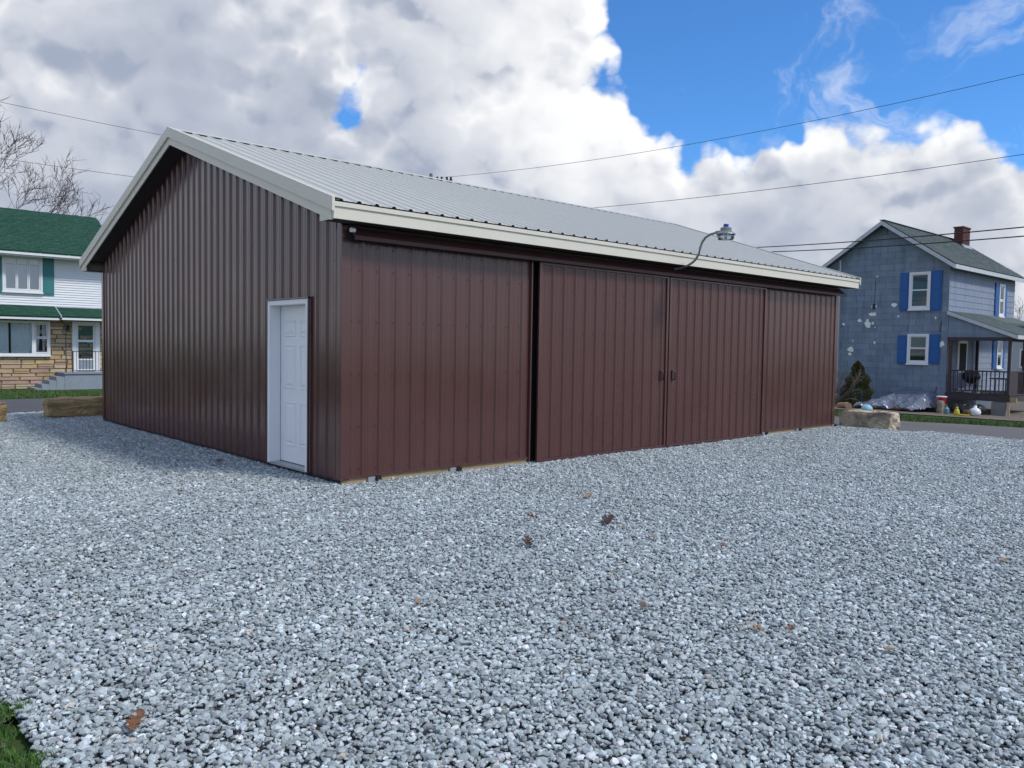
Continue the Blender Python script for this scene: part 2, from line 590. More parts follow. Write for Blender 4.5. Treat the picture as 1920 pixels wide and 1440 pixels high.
def stone_tile(name, size, n):
    R = rot_mats(n)
    rad = rng.uniform(0.62, 1.28, (n, 12))
    base = ICO_V[None] * rad[:, :, None]
    s = np.clip(rng.lognormal(math.log(0.0125), 0.30, n), 0.006, 0.026)
    aniso = np.stack([rng.uniform(1.0, 1.6, n), rng.uniform(0.75, 1.1, n), rng.uniform(0.52, 0.88, n)], -1)
    # lie mostly flat: tilt is limited
    v = base * aniso[:, None, :] * s[:, None, None]
    yaw = rng.uniform(0, 2 * math.pi, n)
    tilt = rng.normal(0, 0.62, n)
    c, sn = np.cos(tilt), np.sin(tilt)
    y2 = v[..., 1] * c[:, None] - v[..., 2] * sn[:, None]
    z2 = v[..., 1] * sn[:, None] + v[..., 2] * c[:, None]
    x2 = v[..., 0]
    c, sn = np.cos(yaw)[:, None], np.sin(yaw)[:, None]
    X = x2 * c - y2 * sn
    Y = x2 * sn + y2 * c
    k = int(round(math.sqrt(n)))
    cell = rng.permutation(k * k)[:n]
    px = ((cell % k) + rng.uniform(-0.15, 1.15, n)) / k * size - size / 2
    py = ((cell // k) + rng.uniform(-0.15, 1.15, n)) / k * size - size / 2
    lvl = rng.uniform(0, 1, n) ** 1.3
    pz = -0.022 + lvl * 0.027 + rng.normal(0, 0.002, n)
    V = np.stack([X + px[:, None], Y + py[:, None], z2 + pz[:, None]], -1).reshape(-1, 3)
    F = (ICO_F[None] + (np.arange(n) * 12)[:, None, None]).reshape(-1, 3)
    g = np.clip(rng.lognormal(math.log(0.39), 0.25, n), 0.16, 0.80)
    tint = np.stack([g * rng.uniform(0.87, 0.93, n), g * rng.uniform(0.99, 1.03, n), g * rng.uniform(1.0, 1.05, n)], -1)
    warm = rng.uniform(size=n) < 0.006
    tint[warm] = g[warm][:, None] * np.array([1.10, 0.96, 0.80])
    white = rng.uniform(size=n) < 0.03
    tint[white] = 0.66
    C = np.repeat(np.concatenate([tint, np.ones((n, 1))], 1), 12, axis=0)
    return np_mesh(name, V, F, STONEM, col=C, linkit=False)


TS = 0.5
tilecol = bpy.data.collections.new('gravel_tiles')
for i in range(8):
    tilecol.objects.link(stone_tile('gravel_tile_%02d' % i, TS, 676))

tx, ty = np.meshgrid(np.arange(-11.75, 16, TS), np.arange(-11.75, 12.9, TS), indexing='ij')
tx, ty = tx.ravel(), ty.ravel()
ok = in_gravel(tx, ty) & ~((tx > 0.5) & (tx < 11.5) & (ty > 0.5) & (ty < 8.8))
# only where a camera near the photograph's could see it
rel = np.stack([tx - CAM.x, ty - CAM.y], -1)
dep = rel @ np.array([FW.x, FW.y])
lat = rel @ np.array([RT.x, RT.y])
ok &= (dep > 0.2) & (np.abs(lat) < dep * 0.75 + 2.5)
tx, ty = tx[ok], ty[ok]
P = np.stack([tx, ty, gz(tx, ty) + 0.004 * np.sin(tx * 1.7 + 0.6 * ty) + 0.004 * np.sin(ty * 2.3 - tx)], -1)
gm = bpy.data.meshes.new('gravel')
gm.from_pydata(P.tolist(), [], [])
a = gm.attributes.new('pick', 'INT', 'POINT')
a.data.foreach_set('value', rng.integers(0, 8, len(P)).astype(np.int32))
a = gm.attributes.new('rot', 'FLOAT_VECTOR', 'POINT')
rv = np.zeros((len(P), 3), np.float32)
rv[:, 2] = rng.integers(0, 4, len(P)) * (math.pi / 2)
a.data.foreach_set('vector', rv.ravel())
gm.materials.append(STONEM)
gravel = link(bpy.data.objects.new('gravel', gm))
tag(gravel, 'grey crushed stone gravel covering the yard around the barn', 'gravel', kind='stuff')


def gravel_nodes():
    g = bpy.data.node_groups.new('gravel_scatter', 'GeometryNodeTree')
    g.interface.new_socket('Geometry', in_out='INPUT', socket_type='NodeSocketGeometry')
    g.interface.new_socket('Geometry', in_out='OUTPUT', socket_type='NodeSocketGeometry')
    ni = g.nodes.new('NodeGroupInput')
    no = g.nodes.new('NodeGroupOutput')
    iop = g.nodes.new('GeometryNodeInstanceOnPoints')
    ci = g.nodes.new('GeometryNodeCollectionInfo')
    ci.inputs['Collection'].default_value = tilecol
    ci.inputs['Separate Children'].default_value = True
    ci.inputs['Reset Children'].default_value = True
    pk = g.nodes.new('GeometryNodeInputNamedAttribute')
    pk.data_type = 'INT'
    pk.inputs['Name'].default_value = 'pick'
    rt = g.nodes.new('GeometryNodeInputNamedAttribute')
    rt.data_type = 'FLOAT_VECTOR'
    rt.inputs['Name'].default_value = 'rot'
    g.links.new(ni.outputs[0], iop.inputs['Points'])
    g.links.new(ci.outputs[0], iop.inputs['Instance'])
    iop.inputs['Pick Instance'].default_value = True
    g.links.new(pk.outputs['Attribute'], iop.inputs['Instance Index'])
    g.links.new(rt.outputs['Attribute'], iop.inputs['Rotation'])
    g.links.new(iop.outputs[0], no.inputs[0])
    return g


md = gravel.modifiers.new('scatter', 'NODES')
md.node_group = gravel_nodes()

# ------------------------------------------------------------------ grass (stuff)
def grass(name, pts, h, w, label, cols):
    n = len(pts)
    ang = rng.uniform(0, 2 * math.pi, n)
    hh = h * rng.uniform(0.5, 1.3, n)
    ww = w * rng.uniform(0.7, 1.3, n)
    lean = rng.normal(0, 0.45, (n, 2)) * hh[:, None]
    dx, dy = np.cos(ang) * ww / 2, np.sin(ang) * ww / 2
    z = pts[:, 2]
    A = np.stack([pts[:, 0] - dx, pts[:, 1] - dy, z], -1)
    B = np.stack([pts[:, 0] + dx, pts[:, 1] + dy, z], -1)
    Mx = np.stack([pts[:, 0] + lean[:, 0] * 0.4, pts[:, 1] + lean[:, 1] * 0.4, z + hh * 0.6], -1)
    C1 = Mx - np.stack([dx, dy, 0 * dx], -1) * 0.7
    C2 = Mx + np.stack([dx, dy, 0 * dx], -1) * 0.7
    T = np.stack([pts[:, 0] + lean[:, 0], pts[:, 1] + lean[:, 1], z + hh], -1)
    V = np.stack([A, B, C2, C1, T], 1).reshape(-1, 3)
    b = np.arange(n) * 5
    F = [tuple(q) for q in np.stack([b, b + 1, b + 2, b + 3], -1)] + [tuple(q) for q in np.stack([b + 3, b + 2, b + 4], -1)]
    cc = np.array(cols)[rng.integers(0, len(cols), n)] * rng.uniform(0.75, 1.25, (n, 1))
    C = np.repeat(np.concatenate([cc, np.ones((n, 1))], 1), 5, axis=0)
    me = bpy.data.meshes.new(name)
    me.from_pydata(V.tolist(), [], [tuple(int(i) for i in q) for q in F])
    me.materials.append(GRASS)
    at = me.attributes.new('col', 'FLOAT_COLOR', 'POINT')
    at.data.foreach_set('color', C.astype(np.float32).ravel())
    o = link(bpy.data.objects.new(name, me))
    return tag(o, label, 'grass', kind='stuff')


GC = [(0.05, 0.12, 0.02), (0.07, 0.15, 0.03), (0.04, 0.09, 0.02), (0.12, 0.13, 0.05)]
n = 16000
gy = rng.uniform(-7, 6, n)
gx = np.array([road_far_x(v) for v in gy]) + 0.15 + rng.uniform(0, 1, n) ** 1.2 * np.interp(gy, [-7, 0, 6], [5.2, 4.4, 5.5])
grass('grass_verge', np.stack([gx, gy, gz(gx, gy) - 0.06], -1), 0.10, 0.014, 'green grass strip between the side road and the blue house', GC)
n = 26000
gx = rng.uniform(-3, 8, n)
gy = 18.4 + rng.uniform(0, 1, n) ** 1.3 * 11.0
sel = ~((gx > 2.6) & (gy > 26.0 - 0.2 * gx))
gx, gy = gx[sel], gy[sel]
grass('front_lawn', np.stack([gx, gy, gz(gx, gy) - 0.06], -1), 0.11, 0.018, 'green lawn in front of the white house across the street', GC)
sheet_mesh('patch_soil', np.arange(-7, -3.7, 0.04), np.arange(-8, -3.6, 0.04), -0.016, SOIL, lambda x, y: ~in_gravel(x + 0.06, y + 0.06))
n = 16000
gx = -3.93 - rng.uniform(0, 1, n) ** 1.6 * 0.9
gy = rng.uniform(-5.4, -3.80, n)
sel = ~in_gravel(gx + 0.02 + rng.normal(0, .02, n), gy + 0.02)
gx, gy = gx[sel], gy[sel]
grass('grass_patch', np.stack([gx, gy, gz(gx, gy) - 0.018], -1), 0.036, 0.0045, 'dark green grass patch at the near edge of the gravel', [(0.05, 0.14, 0.02), (0.08, 0.19, 0.03), (0.06, 0.11, 0.03)])

# ------------------------------------------------------------------ the barn
L, W = 12.0, 9.25
RIB = 0.2286
RID = W / 2.0
SL = 0.3365
EY = -0.335                     # roof sheet edge


def zr(y):
    """top plane of the roof sheeting"""
    return 3.175 + (min(y, W - y) - EY) * SL


barn = thing('barn', (6.0, 4.6, 0.0), 'large brown metal pole barn with light stone roof and sliding doors', 'barn')


def profile(u0, u1, phase, step=RIB):
    pts = []
    k0 = int(math.floor((u0 - phase) / step)) - 1
    k1 = int(math.ceil((u1 - phase) / step)) + 1
    for k in range(k0, k1 + 1):
        c = phase + k * step
        pts += [(c - .034, 0), (c - .014, .021), (c + .014, .021), (c + .034, 0)]
        for mo in (step / 3, 2 * step / 3):
            pts += [(c + mo - .014, 0), (c + mo - .007, .0028), (c + mo + .007, .0028), (c + mo + .014, 0)]
    out = []

    def hat(u):
        for (a, ha), (b, hb) in zip(pts, pts[1:]):
            if a <= u <= b:
                return ha + (hb - ha) * (u - a) / (b - a + 1e-12)
        return 0.0
    out.append((u0, hat(u0)))
    out += [q for q in pts if u0 + 1e-4 < q[0] < u1 - 1e-4]
    out.append((u1, hat(u1)))
    return out


def panel_run(name, mt, parent, cuts, phase, fn, v0, v1):
    """ribbed steel sheets between consecutive cuts; fn(u,h,v)->xyz"""
    objs = []
    for a, b in zip(cuts, cuts[1:]):
        pr = profile(a + 0.0006, b - 0.0006, phase)
        vs, fs = [], []
        for u, h in pr:
            vs.append(fn(u, h, v0(u)))
            vs.append(fn(u, h, v1(u)))
        for i in range(len(pr) - 1):
            fs.append((2 * i, 2 * i + 2, 2 * i + 3, 2 * i + 1))
        objs.append(MB().add(vs, fs).build(name, mt, parent))
    return objs


def cuts_between(u0, u1, phase, per=4, start=0):
    c = [u0]
    k = math.ceil((u0 + 0.08 - phase) / RIB)
    while phase + k * RIB - 0.036 < u1 - 0.05:
        if (k - start) % per == 0:
            c.append(phase + k * RIB - 0.036)
        k += 1
    return c + [u1]


F_PH = 0.279
frontfn = lambda u, h, v: (u, -0.002 - h, v)
ZB, ZT = 0.085, 2.97
lw = panel_run('wall_panel', BROWN, barn, cuts_between(0.085, 2.93, F_PH), F_PH, frontfn, lambda u: ZB, lambda u: ZT)
lw += panel_run('wall_panel', BROWN, barn, cuts_between(9.08, 11.92, F_PH + 0.05, start=1), F_PH + 0.05, frontfn, lambda u: ZB, lambda u: ZT)

G_PH = 0.125
gabfn = lambda u, h, v: (-0.002 - h, u, v)
gtop = lambda u: zr(u) - 0.155
dl, dr = 0.735, 1.835
panel_run('wall_panel', BROWN, barn, cuts_between(0.085, dl, G_PH), G_PH, gabfn, lambda u: 0.04, gtop)
panel_run('wall_panel', BROWN, barn, [dl, dr], G_PH, gabfn, lambda u: 2.175, gtop)
cc = cuts_between(dr, W - 0.085, G_PH, start=8)
ci_ = [c for c in cc if c < RID] + [RID] + [c for c in cc if c > RID]
panel_run('wall_panel', BROWN, barn, ci_, G_PH, gabfn, lambda u: 0.04, gtop)
# hidden far walls (plain ribbed sheets)
panel_run('wall_panel', BROWN, barn, [0.0, W], G_PH, lambda u, h, v: (L + .002 + h, u, v), lambda u: 0.04, gtop)
panel_run('wall_panel', BROWN, barn, [0.0, L], F_PH, lambda u, h, v: (u, W + .002 + h, v), lambda u: 0.04, lambda u: ZT)

# corner posts (bent trim)
for (cx, cy, sx, sy) in ((0, 0, 1, 1), (L, 0, -1, 1), (0, W, 1, -1), (L, W, -1, -1)):
    mb = MB()
    t = 0.024
    xs_ = sorted((cx - sx * t, cx + sx * 0.088))
    ys_ = sorted((cy - sy * t, cy - sy * 0.003))
    mb.box(xs_[0], xs_[1], ys_[0], ys_[1], 0.045, 2.97)
    xs_ = sorted((cx - sx * t, cx - sx * 0.003))
    ys_ = sorted((cy - sy * 0.003, cy + sy * 0.088))
    mb.box(xs_[0], xs_[1], ys_[0], ys_[1], 0.045, 2.97 + (0.06 if cy == 0 else 0.02))
    mb.build('corner_trim', BROWN, barn, bevel=0.004)
# added dark box, no real lining: blocks light leaking through the barn
MB().box(0.2, L - 0.03, 0.10, W - 0.03, -0.1, 2.95).build('inner_light_block', DARKIN, barn)
# base trims and the treated skirt boards under the front
MB().box(0.02, 2.94, -0.030, -0.003, 0.066, 0.086).build('base_trim_and_gap', BROWN, barn)
MB().box(9.07, L - 0.02, -0.030, -0.003, 0.066, 0.086).build('base_trim_and_gap', BROWN, barn)
MB().box(-0.026, -0.003, 0.02, W, 0.022, 0.041).build('base_trim_and_gap', BLACK, barn)  # no trim here: the dark gap at the gable foot, painted black
for a, b in ((0.004, 1.46), (1.464, 2.95), (9.05, 10.6), (10.604, L - .004)):
    MB().box(a, b, -0.001, 0.045, -0.12, 0.080).build('skirt_board_and_gap', TIMBER, barn)
MB().box(0.004, 0.02, 0.047, W, -0.12, 0.035).build('skirt_board_and_gap', DARKIN, barn)  # dark filler, no timber: shade of the same gap put into the colour
# galvanised guide brackets with black stubs at the foot of the front wall
for x in (0.34, 1.56, 9.08, 10.38, 11.9):
    o = MB().box(x, x + 0.11, -0.036, -0.0015, -0.03, 0.058).build('bracket', GALV, barn)
    MB().box(x + 0.10, x + 0.17, -0.06, -0.002, 0.010, 0.060).build('stub', BLACK, o)

# screws, joined per wall
sm = MB()
for zrow in (0.16, 0.66, 1.27, 1.88, 2.47, 2.74):
    for k in range(12):
        x = F_PH + k * RIB - 0.052
        sm.box(x - .006, x + .006, -.010, -.001, zrow - .006, zrow + .006)
    sm.box(.114, .126, -.010, -.001, zrow - .006, zrow + .006)
    for k in range(39, 51):
        x = F_PH + .05 + k * RIB - 0.052
        sm.box(x - .006, x + .006, -.010, -.001, zrow - .006, zrow + .006)
sm.build('screw_heads', SCREW, barn, kind='stuff')
sm = MB()
for zrow in (0.16, 0.75, 1.36, 1.97, 2.58, 3.19, 3.8, 4.3):
    for k in range(40):
        y = G_PH + k * RIB + 0.052
        if zrow < gtop(y) - 0.1 and not (dl - 0.02 < y < dr + 0.02 and zrow < 2.2):
            sm.box(-.010, -.001, y - .006, y + .006, zrow - .006, zrow + .006)
sm.build('screw_heads', SCREW, barn, kind='stuff')

# roof sheets, both slopes
RX0, RX1 = -0.305, L + 0.29
R_PH = -0.23
rc = cuts_between(RX0, RX1, R_PH)
nrm = Vector((0, -SL, 1)).normalized()


def rooffn(u, h, v):
    return (u, v + nrm.y * h, zr(v) + nrm.z * h)


def rooffn2(u, h, v):
    return (u, W - (v + nrm.y * h), zr(v) + nrm.z * h)


panel_run('roof_panel', STONE, barn, rc, R_PH, rooffn, lambda u: EY - 0.018, lambda u: RID - 0.01)
panel_run('roof_panel', STONE, barn, rc, R_PH, rooffn2, lambda u: EY - 0.018, lambda u: RID - 0.01)
# ridge cap over foam closures
cap = 0.17
zc = zr(RID)
for s in (1, -1):
    yy = lambda d: RID - s * d
    fo = [(yy(cap - .012), zr(RID - cap + .012) + .001), (yy(cap - .03), zr(RID - cap + .03) + .001),
          (yy(cap - .03), zr(RID - cap + .03) + .021), (yy(cap - .012), zr(RID - cap + .012) + .021)]
    MB().prism(fo, lambda a, b: (RX0 + .02, a, b), lambda a, b: (RX1 - .02, a, b)).build('foam_closure', BLACK, barn)
pl = [(RID - cap, zr(RID - cap) + .022), (RID, zc + .024), (RID + cap, zr(RID - cap) + .022),
      (RID + cap, zr(RID - cap) + .027), (RID, zc + .031), (RID - cap, zr(RID - cap) + .027)]
MB().prism(pl, lambda a, b: (RX0 - 0.01, a, b), lambda a, b: (RX1 + .01, a, b)).build('ridge_cap', STONE, barn)

# eaves: foam strip, drip edge, fascia, soffit
for s in (0, 1):
    Y = (lambda y: y) if s == 0 else (lambda y: W - y)

    def bx(name, mt, y0, y1, z0, z1, x0=-.300, x1=L + .285):
        a, b = sorted((Y(y0), Y(y1)))
        return MB().box(x0, x1, a, b, z0, z1).build(name, mt, barn)
    MB().prism([(Y(EY - .004), zr(EY - .004) - .016), (Y(EY + .03), zr(EY + .03) - .016), (Y(EY + .03), zr(EY + .03) - .001), (Y(EY - .004), zr(EY - .004) - .001)],
               lambda a, b: (RX0 + .03, a, b), lambda a, b: (RX1 - .03, a, b)).build('foam_closure', BLACK, barn)
    bx('drip_edge', STONE_TRIM, EY - .010, EY + .014, 3.106, zr(EY) - .019)
    bx('fascia', STONE_TRIM, EY + .006, EY + .026, 2.975, 3.104)
    bx('soffit', DARKSOFFIT, EY + .028, -0.034, 2.978, 2.992)

# rakes (gable trim), both gable ends
for xe, sg in ((-0.316, -1), (L + 0.30, 1)):
    X = lambda d: xe - sg * d          # d measured inwards

    def rake(name, mt, d0, d1, top, bot, y0):
        for s in (0, 1):
            Y = (lambda y: y) if s == 0 else (lambda y: W - y)
            poly = [(Y(y0), zr(y0) + bot), (Y(RID), zc + bot), (Y(RID), zc + top), (Y(y0), zr(y0) + top)]
            MB().prism(poly, lambda a, b: (X(d0), a, b), lambda a, b: (X(d1), a, b)).build(name, mt, barn)
    rake('rake_trim', STONE_TRIM, -0.022, 0.010, 0.034, -0.118, EY - .022)
    rake('rake_trim_flange', STONE, 0.0105, 0.075, 0.034, 0.024, EY - .022)
    rake('rake_fascia', STONE_TRIM, 0.006, 0.022, -0.114, -0.232, EY + .05)
    # sloping soffit under the overhang
    rake('rake_soffit', DARKSOFFIT, 0.024, 0.312 if sg < 0 else 0.296, -0.150, -0.162, 0.02)
    # boxed return at each eave end
    for s in (0, 1):
        Y = (lambda y: y) if s == 0 else (lambda y: W - y)
        poly = [(Y(EY + .004), 2.972), (Y(-0.02), 2.972), (Y(-0.02), zr(-.02) - .125), (Y(EY + .004), zr(EY) - .125)]
        MB().prism(poly, lambda a, b: (X(0.014), a, b), lambda a, b: (X(0.030), a, b)).build('eave_return', STONE_TRIM, barn)
        poly = [(Y(EY + .03), 2.996), (Y(-0.028), 2.996), (Y(-0.028), zr(-.02) - .14), (Y(EY + .03), zr(EY) - .14)]

# sliding-door track cover
tc = [(-0.030, 2.972), (-0.030, 2.945), (-0.150, 2.850), (-0.172, 2.842), (-0.172, 2.796), (-0.164, 2.796), (-0.164, 2.834), (-0.145, 2.842), (-0.024, 2.938), (-0.026, 2.972)]
MB().prism(tc, lambda a, b: (0.06, a, b), lambda a, b: (L + 0.09, a, b)).build('track_cover', BROWN_MATTE, barn)
MB().tube([(0.030, -0.120, 2.905), (0.085, -0.120, 2.905)], 0.026, 12).build('track_end', DOORWHITE, barn)
MB().box(0.05, 11.8, -0.06, -0.03, 2.80, 2.93).build('track_board', DARKIN, barn)

# two sliding door leaves
def slider(x0, x1, handle_x, lab):
    leaf = MB().box(x0 + .02, x1 - .02, -0.066, -0.045, 0.03, 2.80).build('sliding_door', BROWN_DOOR, barn)
    leaf['label'] = lab
    fn = lambda u, h, v: (u, -0.070 - h, v)
    panel_run('door_panel', BROWN_DOOR, leaf, cuts_between(x0 + .055, x1 - .055, x0 + 0.055 + RIB, start=0), x0 + .055 + RIB, fn, lambda u: 0.055, lambda u: 2.77)
    for a, b in ((x0, x0 + .05), (x1 - .05, x1)):
        MB().box(a, b, -0.098, -0.067, 0.012, 2.80).build('stile', BROWN, leaf, bevel=.003)
    MB().box(x0 + .052, x1 - .052, -0.097, -0.067, 0.012, 0.050).build('bottom_rail', BROWN, leaf, bevel=.003)
    MB().box(x0 + .052, x1 - .052, -0.097, -0.067, 2.765, 2.80).build('top_rail', BROWN, leaf)
    sc = MB()
    for zrow in (0.62, 1.22, 1.82, 2.42):
        u = x0 + .055 + RIB - .05
        while u < x1 - .08:
            sc.box(u - .005, u + .005, -.077, -.069, zrow - .005, zrow + .005)
            u += RIB
    sc.build('screw_heads', SCREW, leaf, kind='stuff')
    h = MB().tube([(handle_x, -.088, 1.262), (handle_x, -.135, 1.255), (handle_x, -.140, 1.19), (handle_x, -.135, 1.122), (handle_x, -.088, 1.115)], .009, 8).build('handle', SCREW, leaf, smooth=True)
    MB().box(handle_x - .02, handle_x + .02, -.091, -.086, 1.10, 1.275).build('handle_plate', SCREW, leaf)
    for u in (x0 + .3, x1 - .3):
        MB().box(u - .03, u + .03, -.08, -.06, 2.80, 2.88).build('hanger', GALV, leaf)


slider(3.035, 5.972, 5.815, 'left leaf of the brown ribbed sliding doors')
slider(6.002, 8.985, 6.128, 'right leaf of the brown ribbed sliding doors')
# jambs beside the doorway
MB().box(2.932, 2.952, -0.045, 0.09, 0.02, 2.80).build('door_jamb', BROWN, barn)
MB().box(9.055, 9.078, -0.045, 0.09, 0.02, 2.80).build('door_jamb', BROWN, barn)
MB().box(2.955, 9.05, -0.028, -0.012, -0.08, 0.008).build('door_gap_shade', BLACK, barn)  # black strip standing in for the dark gap below the doors

# white walk-in door in the gable
wd = MB().box(0.118, 0.158, 0.802, 1.768, 0.075, 2.098).build('walk_door', DOORWHITE, barn)
for (z0, z1) in ((1.70, 1.91), (1.03, 1.60), (0.29, 0.86)):
    for (y0, y1) in ((0.94, 1.225), (1.345, 1.63)):
        pnl = MB()
        for (a, b, c_, d_) in ((y0, y1, z0, z0 + .022), (y0, y1, z1 - .022, z1), (y0, y0 + .022, z0 + .022, z1 - .022), (y1 - .022, y1, z0 + .022, z1 - .022)):
            pnl.hexa([(0.1175, a, c_), (0.1175, b, c_), (0.107, b - .006, c_ + .006), (0.107, a + .006, c_ + .006),
                      (0.1175, a, d_), (0.1175, b, d_), (0.107, b - .006, d_ - .006), (0.107, a + .006, d_ - .006)])
        pp = pnl.build('door_panel', DOORWHITE, wd)
        q = MB()
        a, b, c_, d_ = y0 + .045, y1 - .045, z0 + .045, z1 - .045
        i = .02
        q.add([(0.1178, a, c_), (0.1178, b, c_), (0.1178, b, d_), (0.1178, a, d_), (0.104, a + i, c_ + i), (0.104, b - i, c_ + i), (0.104, b - i, d_ - i), (0.104, a + i, d_ - i)],
              [(7, 6, 5, 4), (0, 1, 5, 4), (1, 2, 6, 5), (2, 3, 7, 6), (3, 0, 4, 7)])
        q.build('raised_field', DOORWHITE, pp)
frm = MB()
frm.box(-.040, 0.116, 0.742, 0.800, 0.05, 2.160).box(-.040, 0.116, 1.770, 1.828, 0.05, 2.160).box(-.040, 0.116, 0.8005, 1.7695, 2.100, 2.160)
frm.build('door_frame', DOORWHITE, barn, bevel=.004)
MB().box(-.030, 0.116, 0.801, 1.769, 0.040, 0.066).build('threshold', GALV, barn)
MB().box(0.119, 0.150, 0.801, 1.769, 0.046, 0.074).build('door_sweep', BLACK, wd)
o = MB().tube([(0.118, 0.90, 1.0), (0.07, 0.90, 1.0)], 0.012, 8).build('door_knob', GALV, wd)
MB().box(-.046, -.022, 0.715, 0.740, 0.04, 2.19).box(-.046, -.022, 1.830, 1.840, 0.04, 2.19).box(-.052, -.022, 0.715, 1.840, 2.162, 2.180).build('door_flashing', BROWN, barn)

# ------------------------------------------------------------------ yard light on its gooseneck
yl = thing('yard_light', (6.1, -0.357, 2.977), 'grey dusk-to-dawn yard light with blue cap on gooseneck arm at the eave', 'lamp')
pts = [(6.1, -0.10, 2.93), (6.1, -0.234, 2.945), (6.1, -0.357, 2.972), (6.1, -0.44, 3.01), (6.1, -0.505, 3.06), (6.1, -0.556, 3.135), (6.1, -0.582, 3.235), (6.1, -0.615, 3.32), (6.1, -0.675, 3.39), (6.1, -0.765, 3.432), (6.1, -0.90, 3.45)]
MB().tube(pts, 0.019, 12).build('arm', LAMPGREY, yl, smooth=True)
cx, cy, cz = 6.1, -1.045, 3.40
hd = MB().lathe([(0.055, 0.115), (0.075, 0.11), (0.085, 0.10), (0.085, 0.052), (0.10, 0.045), (0.142, 0.018), (0.150, 0.0), (0.142, -0.006), (0.06, -0.004)][::-1], (cx, cy, cz), 24).build('lamp_head', LAMPGREY, yl)
MB().box(cx - .035, cx + .035, cy + .06, cy + .17, cz + .03, cz + .07).build('clamp', LAMPGREY, yl, bevel=.006)
MB().lathe([(0.0, 0.165), (0.036, 0.163), (0.040, 0.155), (0.040, 0.118), (0.02, 0.116)][::-1], (cx, cy, cz), 16).build('photocell', LAMPBLUE, yl)
MB().lathe([(0.132, -0.008), (0.128, -0.04), (0.118, -0.078), (0.10, -0.085), (0.02, -0.088)][::-1], (cx, cy, cz), 24).build('lens', LENS, yl, smooth=True)
MB().tube([(cx, cy, cz - .004), (cx, cy, cz - .06)], 0.022, 10).build('bulb', DOORWHITE, yl)

# ------------------------------------------------------------------ boulders
def hash3(x, y, z):
    v = math.sin(x * 12.9898 + y * 78.233 + z * 37.719) * 43758.5453
    return v - math.floor(v)


def vnoise(p):
    x, y, z = p
    xi, yi, zi = math.floor(x), math.floor(y), math.floor(z)
    fx, fy, fz = x - xi, y - yi, z - zi
    fx, fy, fz = [t * t * (3 - 2 * t) for t in (fx, fy, fz)]
    r = 0
    for a in (0, 1):
        for b in (0, 1):
            for c in (0, 1):
                w = (fx if a else 1 - fx) * (fy if b else 1 - fy) * (fz if c else 1 - fz)
                r += w * hash3(xi + a, yi + b, zi + c)
    return r


def boulder(center, size, rotz, mt, label, seed, npts=26, rough=0.03):
    """quarried block: convex hull of jittered points on a box, broken up finely"""
    rnd = random.Random(seed)
    bm = bmesh.new()
    for i in range(npts):
        p = [rnd.uniform(-1, 1) for _ in range(3)]
        ax = i % 3
        p[ax] = math.copysign(1, rnd.uniform(-1, 1)) * rnd.uniform(.90, 1.0)
        p = [max(-1, min(1, v * 1.05)) for v in p]
        bm.verts.new((p[0] * size[0] / 2, p[1] * size[1] / 2, p[2] * size[2] / 2))
    for sx in (-1, 1):
        for sy in (-1, 1):
            for sz in (-1, 1):
                k = rnd.uniform(.84, .97)
                bm.verts.new((sx * k * size[0] / 2, sy * rnd.uniform(.84, .97) * size[1] / 2, sz * rnd.uniform(.84, .97) * size[2] / 2))
    r_ = bmesh.ops.convex_hull(bm, input=bm.verts[:])
    bmesh.ops.delete(bm, geom=[v for v in bm.verts if not v.link_faces], context='VERTS')
    bmesh.ops.triangulate(bm, faces=bm.faces[:])
    for _ in range(3):
        lng = [e for e in bm.edges if e.calc_length() > 0.07]
        if lng:
            bmesh.ops.subdivide_edges(bm, edges=lng, cuts=1)
            bmesh.ops.triangulate(bm, faces=bm.faces[:])
    bm.normal_update()
    c, s = math.cos(rotz), math.sin(rotz)
    for v in bm.verts:
        q = v.co
        d = (vnoise((q.x * 5 + seed, q.y * 5, q.z * 9)) - .5) * rough * 2.2 + (vnoise((q.x * 17 + seed, q.y * 17, q.z * 24)) - .5) * rough * 1.2
        q = q + v.normal * d
        v.co = (center[0] + q.x * c - q.y * s, center[1] + q.x * s + q.y * c, center[2] + q.z)
    me = bpy.data.meshes.new('boulder')
    bm.to_mesh(me)
    bm.free()
    me.materials.append(mt)
    o = link(bpy.data.objects.new('boulder', me))
    return tag(o, label, 'boulder', 'quarried boulders around the gravel lot')


boulder((12.78, -0.42, 0.11), (0.66, 1.12, 0.44), 0.10, BOULDER2, 'pale squared boulder at the road edge beside the barn\'s far right corner', 3.0)
boulder((0.06, 10.78, 0.16), (1.62, 0.62, 0.46), 0.06, BOULDER, 'long tan sandstone boulder lying by the street behind the barn', 8.0)
boulder((-1.90, 10.25, 0.13), (0.62, 0.70, 0.50), 0.3, BOULDER, 'tan boulder cut off by the left edge of the photo', 14.0)

# ------------------------------------------------------------------ fallen leaves
LEAFM = [mat('leaf_dark_brown', (0.045, 0.022, 0.014), 0.6, 0, 0.3, 60), mat('leaf_russet', (0.16, 0.065, 0.022), 0.6, 0, 0.3, 60),
         mat('leaf_tan', (0.34, 0.20, 0.10), 0.65, 0, 0.25, 60)]


